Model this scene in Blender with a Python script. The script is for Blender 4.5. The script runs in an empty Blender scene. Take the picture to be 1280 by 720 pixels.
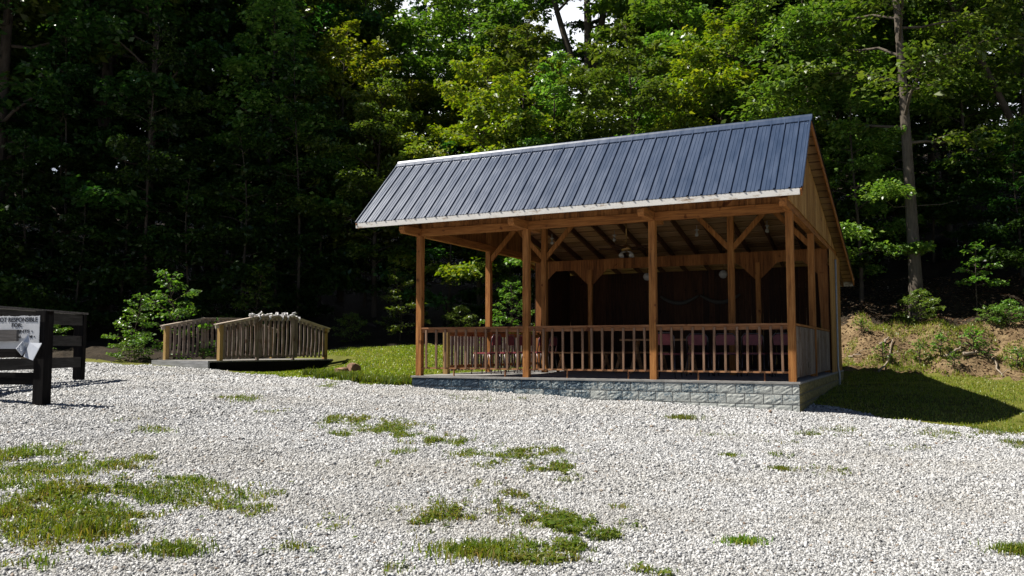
import bpy, math, random
import numpy as np
from mathutils import Vector, Matrix

random.seed(7); RNG = np.random.default_rng(11)
scene = bpy.context.scene
COL = scene.collection
R = math.radians

# ------------------------------------------------------------------ basics
CAMZ = 1.6
FPX = 1046.9                 # focal length in pixels of a 1280 wide frame
PITCH = 0.0714
TH = 0.4537                  # heading of the shelter
AX, AY = 4.592, 13.4645      # front right corner of the shelter
FZ = CAMZ - 0.547            # shelter floor level
CT, ST = math.cos(TH), math.sin(TH)
UL, SL = 7.309, 8.329        # shelter slab length / depth


def to_us(X, Y):
    """world -> shelter coordinates: u to the left along the front, s to the back"""
    dx, dy = X - AX, Y - AY
    return -CT * dx + ST * dy, ST * dx + CT * dy


def from_us(u, s):
    return AX - CT * u + ST * s, AY + ST * u + CT * s


def smooth(t):
    t = np.clip(t, 0, 1)
    return t * t * (3 - 2 * t)


# ------------------------------------------------------------------ terrain height
CP = np.array([
    (0, 0, 0.0), (0, 5, .22), (-4, 6, .42), (4, 6, .14), (8, 6, 0.02), (-10, 6, .62), (-6, 0, .2), (6, 0, -.1),
    (4.59, 13.46, .575), (-1.98, 16.67, .82), (1.3, 15.0, .70), (-6.4, 11.4, .84), (-8.3, 16, 1.0), (-7.65, 21.6, 1.05), (-6.2, 20.6, .98),
    (-10, 22, 1.12), (-4.4, 19, .90), (-13, 23, 1.25), (7.2, 12.4, .40), (7.6, 10, .27), (10, 11, .33),
    (8.24, 20.95, .80), (1.68, 24.2, 1.15), (13.6, 22.0, .82), (9.5, 16.5, .66), (-3.3, 24, 1.33), (-5, 28, 1.62), (-3.2, 28, 1.66),
    (6.6, 17.2, .70), (14, 15, .62), (18, 19, .9), (-12, 28, 1.6), (2, 9.5, .40), (-2.5, 11, .60), (-14, 14, 1.0), (5, 27, 1.3), (14, 25, 1.3)], float)


def _tps_setup():
    P = CP[:, :2]; n = len(P)
    d = np.linalg.norm(P[:, None] - P[None], axis=2)
    K = np.where(d > 0, d * d * np.log(np.maximum(d, 1e-9)), 0) + np.eye(n) * 0.6
    T = np.c_[np.ones(n), P]
    A = np.block([[K, T], [T.T, np.zeros((3, 3))]])
    return np.linalg.solve(A, np.r_[CP[:, 2], np.zeros(3)])


_W = _tps_setup()


def gz(X, Y):
    X = np.asarray(X, float); Y = np.asarray(Y, float)
    shp = X.shape
    x = X.ravel(); y = Y.ravel()
    xc = np.clip(x, -18, 20); yc = np.clip(y, -3, 30)
    out = np.zeros_like(x)
    for a in range(0, len(x), 20000):
        xs, ys = xc[a:a + 20000], yc[a:a + 20000]
        d2 = (xs[:, None] - CP[None, :, 0]) ** 2 + (ys[:, None] - CP[None, :, 1]) ** 2
        out[a:a + 20000] = (0.5 * d2 * np.log(np.maximum(d2, 1e-12))) @ _W[:-3] + _W[-3] + _W[-2] * xs + _W[-1] * ys
    out += .02 * np.clip(y + 3, -60, 0)
    # bank cut behind the shelter, wooded hill above it
    u, s = to_us(x, y)
    fade = 1 - smooth((u - 7.6) / 3.2)
    wob = .25 * np.sin(u * 1.3 + .5) + .18 * np.sin(u * 3.1)
    out += 1.05 * smooth((s - 11.1 - wob) / 2.0) * fade
    out += .12 * smooth((s - 10.8 - wob) / 3.0) * fade * (np.sin(x * 2.3 + y) * .6 + np.sin(x * 5.1 - y * 3.3) * .4)
    hill = np.maximum(0, s - 12.9) * .30 * fade + np.maximum(0, y - 29.0) * .30 * (1 - fade)
    hill = np.minimum(hill, 17 + .1 * hill)
    out += hill
    # little creek bed under the footbridge
    al = (x + 6.4) * .545 + (y - 23.5) * .839 - .45
    cd = (x + 6.4) * .84 - (y - 23.5) * .545
    out -= .66 * np.exp(-(al / 1.5) ** 2) * smooth((cd + 4.5) / 1.5) * (1 - smooth((cd - .9) / 1.6))
    return out.reshape(shp)


def gz1(x, y):
    return float(gz(np.array([x]), np.array([y]))[0])


def ray(px, py):
    xx = (px - 640) / FPX; yy = (360 - py) / FPX
    c, s = math.cos(PITCH), math.sin(PITCH)
    return Vector((xx, c - yy * s, s + yy * c))


def ground_at(px, py):
    """where the sight line through a picture point meets the ground"""
    px = np.asarray(px, float); py = np.asarray(py, float)
    xx = (px - 640) / FPX; yy = (360 - py) / FPX
    c, s = math.cos(PITCH), math.sin(PITCH)
    dx, dy, dz = xx, c - yy * s, s + yy * c
    t = np.full(px.shape, 3.0); hit = np.zeros(px.shape, bool)
    lo = t.copy()
    for k in range(170):
        tn = t * 1.018
        below = (CAMZ + dz * tn) < gz(dx * tn, dy * tn)
        newhit = below & ~hit
        lo = np.where(~hit & ~below, tn, lo)
        hit |= newhit
        t = np.where(hit, t, tn)
    hi = lo * 1.02
    for k in range(8):
        m = (lo + hi) / 2
        b = (CAMZ + dz * m) < gz(dx * m, dy * m)
        hi = np.where(b, m, hi); lo = np.where(b, lo, m)
    return dx * lo, dy * lo


def col_at(px, Y):
    return (px - 640) / FPX * Y * 1.0


# ------------------------------------------------------------------ node helpers
def mat(name, rough=.7, spec=.3):
    m = bpy.data.materials.new(name); m.use_nodes = True
    nt = m.node_tree; b = nt.nodes['Principled BSDF']
    b.inputs['Roughness'].default_value = rough
    b.inputs['Specular IOR Level'].default_value = spec
    return m, nt, b


def N(nt, t, **kw):
    n = nt.nodes.new(t)
    for k, v in kw.items():
        if k in n.inputs: n.inputs[k].default_value = v
        else: setattr(n, k, v)
    return n


def noise(nt, coord, scale, detail=3, rough=.6, sc=None):
    n = N(nt, 'ShaderNodeTexNoise', Scale=scale, Detail=detail, Roughness=rough)
    if sc is not None:
        mp = N(nt, 'ShaderNodeMapping'); mp.inputs['Scale'].default_value = sc
        nt.links.new(coord, mp.inputs['Vector']); coord = mp.outputs['Vector']
    nt.links.new(coord, n.inputs['Vector'])
    return n.outputs['Fac']


def ramp(nt, fac, stops):
    r = N(nt, 'ShaderNodeValToRGB'); e = r.color_ramp.elements
    while len(e) < len(stops): e.new(.5)
    for k, (p, c) in enumerate(stops):
        e[k].position = p; e[k].color = (*c, 1) if len(c) == 3 else c
    nt.links.new(fac, r.inputs['Fac'])
    return r.outputs['Color']


def mix(nt, fac, a, b, mode='MIX'):
    n = N(nt, 'ShaderNodeMix'); n.data_type = 'RGBA'; n.blend_type = mode
    for s, v in ((n.inputs[0], fac), (n.inputs[6], a), (n.inputs[7], b)):
        if hasattr(v, 'type') and hasattr(v, 'links'): nt.links.new(v, s)
        else: s.default_value = v if not isinstance(v, tuple) else (*v, 1)
    return n.outputs[2]


def bump(nt, b, h, strength, dist=.02):
    n = N(nt, 'ShaderNodeBump', Strength=strength, Distance=dist)
    nt.links.new(h, n.inputs['Height']); nt.links.new(n.outputs['Normal'], b.inputs['Normal'])


def mathn(nt, op, a, b=0.0):
    n = N(nt, 'ShaderNodeMath', operation=op)
    for k, v in enumerate((a, b)):
        if hasattr(v, 'links'): nt.links.new(v, n.inputs[k])
        else: n.inputs[k].default_value = v
    return n.outputs[0]


def wood(name, c_dark, c_mid, c_light, axis, rough=.75, knots=True, wear=None):
    """sawn timber, grain along the axis (0, 1, 2) of the object's own space"""
    m, nt, b = mat(name, rough, .25)
    tc = N(nt, 'ShaderNodeTexCoord').outputs['Object']
    sc = [9, 9, 9]; sc[axis] = .7
    g = noise(nt, tc, 3.0, 5, .65, sc)
    isl = N(nt, 'ShaderNodeNewGeometry').outputs['Random Per Island']
    g2 = mathn(nt, 'ADD', mathn(nt, 'SUBTRACT', mathn(nt, 'MULTIPLY', g, 1.15), .20), mathn(nt, 'MULTIPLY', isl, .28))
    c = ramp(nt, g2, [(.25, c_dark), (.52, c_mid), (.8, c_light)])
    if knots:
        kn = noise(nt, tc, 7, 1, .3)
        k = ramp(nt, kn, [(.70, (1, 1, 1)), (.76, (.42, .30, .22))])
        c = mix(nt, 1.0, c, k, 'MULTIPLY')
    ck = noise(nt, tc, 4.0, 2, .5, [v_ * (3.2 if v_ > 1 else .5) for v_ in sc])
    c = mix(nt, 1.0, c, ramp(nt, ck, [(.30, (.38, .30, .24)), (.37, (1, 1, 1))]), 'MULTIPLY')
    if wear:
        w = noise(nt, tc, 2.2, 6, .7)
        c = mix(nt, ramp(nt, w, [(.5, (0, 0, 0)), (.62, (1, 1, 1))]), c, wear)
    nt.links.new(c, b.inputs['Base Color'])
    bump(nt, b, g, .35, .01)
    return m


W_POST = wood('stained_timber_upright', (.10, .037, .009), (.29, .115, .028), (.45, .21, .065), 2)
W_BEAM = wood('stained_timber_beam', (.10, .036, .009), (.275, .105, .026), (.42, .18, .052), 0)
W_BEAMY = wood('stained_timber_tie', (.10, .036, .009), (.275, .105, .026), (.42, .18, .052), 1)
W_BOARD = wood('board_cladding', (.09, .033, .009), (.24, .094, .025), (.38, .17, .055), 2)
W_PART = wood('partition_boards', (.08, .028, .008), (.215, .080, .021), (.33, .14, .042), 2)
W_INNER = wood('shade_darkened_boards', (.018, .007, .003), (.042, .016, .006), (.075, .03, .012), 2)  # cladding colour darkened to carry the shade of the enclosed room
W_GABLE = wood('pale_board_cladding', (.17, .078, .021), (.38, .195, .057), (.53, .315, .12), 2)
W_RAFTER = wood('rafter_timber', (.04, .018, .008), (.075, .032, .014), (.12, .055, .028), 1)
W_DECK = wood('roof_sheathing', (.20, .11, .048), (.33, .195, .09), (.43, .275, .15), 0, knots=False)
W_RAIL = wood('rail_timber', (.12, .048, .020), (.24, .105, .044), (.35, .18, .085), 0)
W_BAL = wood('weathered_baluster', (.11, .058, .034), (.20, .115, .068), (.30, .19, .125), 2, knots=False)
W_GREY = wood('weathered_grey_board', (.10, .075, .062), (.20, .155, .13), (.33, .27, .23), 2, wear=(.13, .08, .055))
W_TREAT = wood('yellow_treated_post', (.19, .115, .035), (.31, .195, .066), (.42, .285, .12), 2)
W_TREATX = wood('weathered_rail_cap', (.28, .22, .16), (.42, .34, .27), (.55, .48, .40), 0)
W_DARK = wood('dark_creosote_timber', (.006, .005, .005), (.010, .009, .009), (.020, .018, .017), 0)
W_DARKZ = wood('dark_creosote_post', (.006, .005, .005), (.010, .009, .009), (.020, .018, .017), 2)
W_FENCEG = wood('weathered_dark_rail', (.05, .045, .043), (.10, .092, .088), (.17, .16, .155), 0)
W_FASCIA = None
for m_ in (W_DARK, W_DARKZ):
    m_.node_tree.nodes['Principled BSDF'].inputs['Specular IOR Level'].default_value = .06; m_.node_tree.nodes['Principled BSDF'].inputs['Roughness'].default_value = .95


def simple(name, color, rough=.6, spec=.3, metal=0.0, var=.25, scale=12, bumpy=0.0):
    m, nt, b = mat(name, rough, spec)
    tc = N(nt, 'ShaderNodeTexCoord').outputs['Object']
    f = noise(nt, tc, scale, 4, .65)
    lo = tuple(max(0, c * (1 - var)) for c in color); hi = tuple(min(1, c * (1 + var)) for c in color)
    nt.links.new(ramp(nt, f, [(.3, lo), (.7, hi)]), b.inputs['Base Color'])
    b.inputs['Metallic'].default_value = metal
    if bumpy: bump(nt, b, f, bumpy, .01)
    return m


def make_fascia():
    m, nt, b = mat('peeling_white_paint', .6, .3)
    tc = N(nt, 'ShaderNodeTexCoord').outputs['Object']
    f = noise(nt, tc, 5, 8, .75, (1, 1, 3))
    f2 = noise(nt, tc, 1.3, 3, .6)
    ff = mathn(nt, 'ADD', mathn(nt, 'MULTIPLY', f, .7), mathn(nt, 'MULTIPLY', f2, .4))
    c = ramp(nt, ff, [(.36, (.12, .07, .04)), (.44, (.36, .29, .22)), (.52, (.62, .60, .56)), (1, (.68, .67, .64))])
    nt.links.new(c, b.inputs['Base Color']); bump(nt, b, f, .3, .004)
    return m


W_FASCIA = make_fascia()


def make_metal_roof():
    m, nt, b = mat('painted_steel_roofing', .36, .75)
    tc = N(nt, 'ShaderNodeTexCoord').outputs['Object']
    f = noise(nt, tc, 1.2, 5, .65, (6, 1, 1))
    f2 = noise(nt, tc, 30, 3, .6)
    c = ramp(nt, f, [(.25, (.012, .027, .060)), (.75, (.024, .046, .096))])
    c = mix(nt, ramp(nt, f2, [(.68, (0, 0, 0)), (.78, (.14, .14, .14))]), c, (.22, .25, .30))
    nt.links.new(c, b.inputs['Base Color'])
    nt.links.new(ramp(nt, f, [(.3, (.30,) * 3), (.7, (.42,) * 3)]), b.inputs['Roughness'])
    bump(nt, b, noise(nt, tc, 1.4, 2, .5, (1, 2, 2)), .07, .02)
    return m


M_ROOF = make_metal_roof()


def make_block():
    m, nt, b = mat('rockface_block_painted', .55, .4)
    tc = N(nt, 'ShaderNodeTexCoord').outputs['Object']
    big = noise(nt, tc, 1.6, 3, .6, (1, 1, 3))
    fine = noise(nt, tc, 34, 5, .8)
    geo = N(nt, 'ShaderNodeNewGeometry')
    isl = geo.outputs['Random Per Island']
    sep = N(nt, 'ShaderNodeSeparateXYZ'); nt.links.new(tc, sep.inputs[0])
    lean = mathn(nt, 'MULTIPLY', sep.outputs['X'], .045)       # paint gets paler towards the right end
    t = mathn(nt, 'ADD', mathn(nt, 'MULTIPLY', big, .50), mathn(nt, 'MULTIPLY', fine, 1.05))
    t = mathn(nt, 'SUBTRACT', t, .10)
    t = mathn(nt, 'ADD', t, mathn(nt, 'MULTIPLY', isl, .10))
    sp2 = N(nt, 'ShaderNodeSeparateXYZ'); nt.links.new(tc, sp2.inputs[0])
    t = mathn(nt, 'SUBTRACT', t, mathn(nt, 'MULTIPLY', sp2.outputs['Z'], .20))
    t = mathn(nt, 'ADD', t, lean)
    c = ramp(nt, t, [(.39, (.008, .024, .044)), (.46, (.026, .066, .10)), (.50, (.17, .205, .215)), (.62, (.38, .39, .36))])
    nt.links.new(c, b.inputs['Base Color']); bump(nt, b, fine, .6, .012)
    return m


M_BLOCK = make_block()
M_BLOCKS = simple('tan_block', (.22, .18, .075), .85, .2, var=.4, scale=9, bumpy=.5)  # side courses in a mottled tan, unlike the blue and white front
M_CONC = simple('concrete_slab', (.25, .24, .225), .8, .3, var=.25, scale=6, bumpy=.2)
M_STEEL = simple('chair_tube_steel', (.12, .10, .10), .35, .5, .8, .2)
M_MAROON = simple('maroon_vinyl', (.24, .050, .055), .45, .4, 0, .2)
M_BENCH = wood('bench_plank', (.26, .12, .05), (.42, .21, .09), (.55, .32, .16), 0)
M_PIPE = simple('grey_conduit', (.40, .42, .42), .5, .4, .3, .15)
M_GLASS = simple('frosted_white_glass', (.34, .33, .31), .25, .5, 0, .05)
M_BRASS = simple('aged_brass', (.30, .18, .07), .4, .5, .8, .2)
M_SIGN = simple('white_sign_board', (.55, .56, .58), .5, .4, 0, .10, 5)
M_INK = simple('black_lettering', (.012, .014, .02), .6, .3, 0, .1)
M_ALU = simple('bent_aluminium_sheet', (.52, .54, .58), .35, .5, .35, .10, 6)
M_ROPE = simple('white_rope_lights', (.62, .61, .60), .5, .4, 0, .08)
M_CLOTH = simple('pale_swag_cloth', (.075, .07, .06), .9, .1, 0, .1)
M_ROCK = simple('brown_creek_rock', (.20, .12, .075), .85, .25, 0, .5, 7, .6)
M_STICK = simple('grey_dead_wood', (.26, .21, .16), .85, .2, 0, .4, 9, .4)


def make_bark(name, c1, c2):
    m, nt, b = mat(name, .9, .15)
    tc = N(nt, 'ShaderNodeTexCoord').outputs['Object']
    f = noise(nt, tc, 5, 6, .7, (4, 4, .6))
    f2 = noise(nt, tc, 1.6, 3, .6)
    c = ramp(nt, mathn(nt, 'ADD', mathn(nt, 'MULTIPLY', f, .6), mathn(nt, 'MULTIPLY', f2, .4)), [(.32, c1), (.68, c2)])
    nt.links.new(c, b.inputs['Base Color']); bump(nt, b, f, .8, .03)
    return m


BARKM = make_bark('grey_bark', (.045, .035, .026), (.165, .138, .108))
BARK = make_bark('grey_brown_bark', (.03, .023, .016), (.11, .088, .066))
BARKL = make_bark('pale_grey_bark', (.13, .11, .09), (.34, .31, .27))


def make_leaf(name, stops, trans=.38, patch=(.55, .6), pscale=.55):
    m = bpy.data.materials.new(name); m.use_nodes = True
    nt = m.node_tree; nt.nodes.clear()
    out = N(nt, 'ShaderNodeOutputMaterial')
    geo = N(nt, 'ShaderNodeNewGeometry')
    tc = N(nt, 'ShaderNodeTexCoord').outputs['Object']
    f = mathn(nt, 'ADD', mathn(nt, 'MULTIPLY', geo.outputs['Random Per Island'], patch[0]),
              mathn(nt, 'MULTIPLY', noise(nt, tc, pscale, 3, .6), patch[1]))
    c = ramp(nt, f, stops)
    p = N(nt, 'ShaderNodeBsdfPrincipled'); p.inputs['Roughness'].default_value = .36
    p.inputs['Specular IOR Level'].default_value = .45
    nt.links.new(c, p.inputs['Base Color'])
    oi = N(nt, 'ShaderNodeObjectInfo')
    hv = N(nt, 'ShaderNodeHueSaturation'); nt.links.new(c, hv.inputs['Color'])
    nt.links.new(mathn(nt, 'ADD', .475, mathn(nt, 'MULTIPLY', oi.outputs['Random'], .045)), hv.inputs['Hue'])
    nt.links.new(mathn(nt, 'ADD', .75, mathn(nt, 'MULTIPLY', oi.outputs['Random'], .55)), hv.inputs['Value'])
    c = hv.outputs[0]
    nt.links.new(c, p.inputs['Base Color'])
    t = N(nt, 'ShaderNodeBsdfTranslucent')
    hs = N(nt, 'ShaderNodeHueSaturation', Saturation=1.15, Value=1.5)
    nt.links.new(c, hs.inputs['Color']); nt.links.new(hs.outputs[0], t.inputs['Color'])
    ms = N(nt, 'ShaderNodeMixShader'); ms.inputs[0].default_value = trans
    nt.links.new(p.outputs[0], ms.inputs[1]); nt.links.new(t.outputs[0], ms.inputs[2])
    nt.links.new(ms.outputs[0], out.inputs['Surface'])
    return m


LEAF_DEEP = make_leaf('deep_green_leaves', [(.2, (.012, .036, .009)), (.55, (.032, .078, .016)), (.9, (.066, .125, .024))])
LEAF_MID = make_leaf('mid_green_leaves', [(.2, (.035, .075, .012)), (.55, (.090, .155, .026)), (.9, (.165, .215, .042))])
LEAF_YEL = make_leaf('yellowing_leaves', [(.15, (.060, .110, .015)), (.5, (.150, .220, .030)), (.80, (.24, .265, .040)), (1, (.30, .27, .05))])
LEAF_BRIGHT = make_leaf('fresh_green_leaves', [(.2, (.050, .115, .019)), (.55, (.120, .210, .036)), (.9, (.21, .29, .06))])
GRASS = make_leaf('grass_blades', [(.15, (.085, .125, .016)), (.5, (.170, .220, .030)), (.8, (.26, .265, .050)), (1, (.36, .28, .12))], .4)
PATCHG = make_leaf('weedy_grass_blades', [(.22, (.040, .110, .013)), (.42, (.095, .190, .023)), (.60, (.175, .245, .034)), (.78, (.26, .25, .05)), (.95, (.28, .19, .09))], .4, (.42, .75), 1.5)
WEED = make_leaf('weed_leaves', [(.15, (.045, .095, .012)), (.5, (.095, .160, .022)), (.8, (.16, .19, .035)), (1, (.26, .18, .06))], .35)


# ------------------------------------------------------------------ mesh builder
class MB:
    def __init__(s, off=(0, 0, 0)):
        s.v = []; s.f = []; s.off = Vector(off)

    def add(s, vs, fs):
        n = len(s.v)
        s.v += [tuple(Vector(p) + s.off) for p in vs]
        s.f += [tuple(i + n for i in f) for f in fs]
        return s

    def box(s, x0, x1, y0, y1, z0, z1):
        vs = [(x0, y0, z0), (x1, y0, z0), (x1, y1, z0), (x0, y1, z0), (x0, y0, z1), (x1, y0, z1), (x1, y1, z1), (x0, y1, z1)]
        return s.add(vs, [(0, 3, 2, 1), (4, 5, 6, 7), (0, 1, 5, 4), (1, 2, 6, 5), (2, 3, 7, 6), (3, 0, 4, 7)])

    def bar(s, a, b, w, h, up=(0, 0, 1)):
        """rectangular bar from a to b; h is measured along up"""
        a = Vector(a); b = Vector(b); d = (b - a).normalized(); up = Vector(up)
        if abs(d.dot(up)) > .98: up = Vector((0, 1, 0))
        side = d.cross(up).normalized() * (w / 2); upv = side.cross(d).normalized() * (h / 2)
        vs = [a - side - upv, a + side - upv, a + side + upv, a - side + upv, b - side - upv, b + side - upv, b + side + upv, b - side + upv]
        return s.add(vs, [(0, 1, 2, 3), (7, 6, 5, 4), (4, 5, 1, 0), (5, 6, 2, 1), (6, 7, 3, 2), (7, 4, 0, 3)])

    def tube(s, pts, rads, n=8, cap=True):
        pts = [Vector(p) for p in pts]
        if not hasattr(rads, '__len__'): rads = [rads] * len(pts)
        rings = []; ref = None
        for i, p in enumerate(pts):
            d = (pts[min(i + 1, len(pts) - 1)] - pts[max(i - 1, 0)]).normalized()
            if ref is None: ref = Vector((1, 0, 0)) if abs(d.x) < .9 else Vector((0, 1, 0))
            a = (ref - d * ref.dot(d)).normalized(); b = d.cross(a); ref = a
            rings.append([p + (a * math.cos(2 * math.pi * k / n) + b * math.sin(2 * math.pi * k / n)) * rads[i] for k in range(n)])
        vs = [v for r in rings for v in r]
        fs = [(i * n + k, i * n + (k + 1) % n, (i + 1) * n + (k + 1) % n, (i + 1) * n + k) for i in range(len(pts) - 1) for k in range(n)]
        if cap: fs += [tuple(range(n - 1, -1, -1)), tuple((len(pts) - 1) * n + k for k in range(n))]
        return s.add(vs, fs)

    def lathe(s, c, prof, n=14):
        c = Vector(c)
        vs = [c + Vector((r * math.cos(2 * math.pi * k / n), r * math.sin(2 * math.pi * k / n), z)) for r, z in prof for k in range(n)]
        fs = [(i * n + k, i * n + (k + 1) % n, (i + 1) * n + (k + 1) % n, (i + 1) * n + k) for i in range(len(prof) - 1) for k in range(n)]
        fs += [tuple(range(n - 1, -1, -1)), tuple((len(prof) - 1) * n + k for k in range(n))]
        return s.add(vs, fs)

    def prism(s, poly, axis, a0, a1):
        """polygon (2D) extruded along axis; poly coords are the other two axes in order"""
        def P(p, a):
            q = [p[0], p[1]]; q.insert(axis, a); return q
        n = len(poly)
        vs = [P(p, a0) for p in poly] + [P(p, a1) for p in poly]
        fs = [tuple(range(n - 1, -1, -1)), tuple(range(n, 2 * n))] + [(i, (i + 1) % n, n + (i + 1) % n, n + i) for i in range(n)]
        return s.add(vs, fs)

    def build(s, name, material, parent=None, smooth_=False, label=None):
        me = bpy.data.meshes.new(name); me.from_pydata(s.v, [], s.f); me.materials.append(material)
        import bmesh
        bm = bmesh.new(); bm.from_mesh(me); bmesh.ops.recalc_face_normals(bm, faces=bm.faces); bm.to_mesh(me); bm.free()
        if smooth_: me.polygons.foreach_set('use_smooth', [True] * len(me.polygons))
        o = bpy.data.objects.new(name, me); COL.objects.link(o)
        if parent: o.parent = parent
        if label: o['label'] = label
        return o


def np_mesh(name, verts, quads, material, parent=None, smooth_=False):
    """fast mesh from numpy arrays; quads is an (n, k) index array"""
    verts = np.ascontiguousarray(verts, np.float32); quads = np.ascontiguousarray(quads, np.int32)
    me = bpy.data.meshes.new(name)
    me.vertices.add(len(verts)); me.vertices.foreach_set('co', verts.ravel())
    n, k = quads.shape
    me.loops.add(n * k); me.loops.foreach_set('vertex_index', quads.ravel())
    me.polygons.add(n); me.polygons.foreach_set('loop_start', np.arange(0, n * k, k, dtype=np.int32))
    me.update(calc_edges=True)
    if smooth_: me.polygons.foreach_set('use_smooth', np.ones(n, bool))
    if material: me.materials.append(material)
    o = bpy.data.objects.new(name, me); COL.objects.link(o)
    if parent: o.parent = parent
    return o


def empty(name, loc, rz=0, label=None, cat=None, group=None):
    o = bpy.data.objects.new(name, None); COL.objects.link(o); o.empty_display_size = .2
    o.location = loc; o.rotation_euler = (0, 0, rz)
    return tag(o, label, cat, group)


def tag(o, label=None, cat=None, group=None, kind=None):
    if label: o['label'] = label
    if cat: o['category'] = cat
    if group: o['group'] = group
    if kind: o['kind'] = kind
    return o


def kids(o): return [c for c in list(COL.objects) if c.parent == o]


def copy_tree(o, parent=None):
    c = o.copy(); COL.objects.link(c); c.parent = parent
    for ch in kids(o): copy_tree(ch, c)
    return c


def set_group(o, g): o['group'] = g


# ------------------------------------------------------------------ world, sun, camera
sunv = Vector((-.685, .005, 1.0)).normalized()
ELEV = math.asin(sunv.z); AZ = math.atan2(sunv.x, sunv.y)
w = bpy.data.worlds.new('World'); scene.world = w; w.use_nodes = True
nt = w.node_tree
sky = nt.nodes.new('ShaderNodeTexSky'); sky.sky_type = 'NISHITA'; sky.sun_disc = False
sky.sun_elevation = ELEV; sky.sun_rotation = AZ; sky.air_density = .42; sky.dust_density = .3; sky.ozone_density = 1.0
bg = nt.nodes['Background']; bg.inputs['Strength'].default_value = .05
tcw = N(nt, 'ShaderNodeTexCoord').outputs['Generated']
spw = N(nt, 'ShaderNodeSeparateXYZ'); nt.links.new(tcw, spw.inputs[0])
cl = noise(nt, tcw, 2.2, 6, .6, (1, 1, 2.2))
low = mathn(nt, 'SUBTRACT', .62, mathn(nt, 'ABSOLUTE', mathn(nt, 'SUBTRACT', spw.outputs['Z'], .28)))
cm = ramp(nt, mathn(nt, 'ADD', mathn(nt, 'MULTIPLY', cl, .5), mathn(nt, 'MULTIPLY', low, .75)), [(.56, (0, 0, 0)), (.68, (1, 1, 1))])
cm = mix(nt, 1.0, cm, ramp(nt, spw.outputs['Y'], [(.55, (0, 0, 0)), (.75, (1, 1, 1))]), 'MULTIPLY')
nt.links.new(mix(nt, cm, sky.outputs[0], (16.0, 16.5, 17.5)), bg.inputs['Color'])
sl = bpy.data.lights.new('sun', 'SUN'); sl.energy = 5.0; sl.angle = R(.5); sl.color = (1, .955, .88)
so = bpy.data.objects.new('sun', sl); COL.objects.link(so)
so.rotation_euler = (-sunv).to_track_quat('-Z', 'Y').to_euler()
cam = bpy.data.cameras.new('camera'); co = bpy.data.objects.new('camera', cam); COL.objects.link(co)
cam.sensor_width = 36; cam.lens = 36 * FPX / 1280; cam.clip_end = 1500; cam.clip_start = .1
co.location = (0, 0, CAMZ); co.rotation_euler = (math.pi / 2 + PITCH, 0, 0)
scene.camera = co
scene.view_settings.view_transform = 'Standard'; scene.view_settings.look = 'None'
scene.view_settings.exposure = .85; scene.view_settings.gamma = 1
scene.render.engine = 'CYCLES'
scene.cycles.max_bounces = 6; scene.cycles.transmission_bounces = 4; scene.cycles.diffuse_bounces = 3


# ------------------------------------------------------------------ terrain sheet, split by what covers it
def vnoise(x, y, s, seed=0):
    """cheap smooth value noise"""
    x = np.asarray(x) / s + seed * 17.3; y = np.asarray(y) / s + seed * 9.1
    xi = np.floor(x); yi = np.floor(y); fx = x - xi; fy = y - yi
    fx = fx * fx * (3 - 2 * fx); fy = fy * fy * (3 - 2 * fy)
    h = lambda a, b: np.modf(np.abs(np.sin(a * 127.1 + b * 311.7 + seed) * 43758.5453))[0]
    return (h(xi, yi) * (1 - fx) + h(xi + 1, yi) * fx) * (1 - fy) + (h(xi, yi + 1) * (1 - fx) + h(xi + 1, yi + 1) * fx) * fy


GRAVEL_EDGE = np.array([(-400, 24), (-14, 23.6), (-11, 23.0), (-9.3, 22.3), (-7.4, 21.3), (-6.0, 20.3), (-4.4, 18.9), (-2.9, 17.3), (-2.0, 16.75),
                        (4.6, 15.6), (5.5, 14.2), (5.9, 13.25), (7.0, 12.2), (9, 11.0), (13, 9.6), (30, 7), (400, 0)], float)


def gravel_mask(X, Y, wob=.22):
    e = np.interp(X, GRAVEL_EDGE[:, 0], GRAVEL_EDGE[:, 1])
    return Y < e + wob * 2 * (vnoise(X, Y, .8, 3) - .5) + wob * (vnoise(X, Y, .25, 5) - .5)


def hill_mask(X, Y):
    u, s = to_us(X, Y)
    wob = .5 * (vnoise(X, Y, 1.2, 8) - .5) + .3 * (vnoise(X, Y, .35, 9) - .5)
    left = Y > 28.0 + wob * 2 - .9 * np.clip(-5.2 - X, 0, 4)       # wood comes further forward at the far left
    return np.where(u < 9.2, s > 11.0 + wob, left) | ((X < -9.2) & (Y > 23.4 + wob))


def bank_mask(X, Y):
    u, s = to_us(X, Y)
    return hill_mask(X, Y) & (u < 9.5) & (s < 12.9 + vnoise(X, Y, .9, 4))


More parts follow.
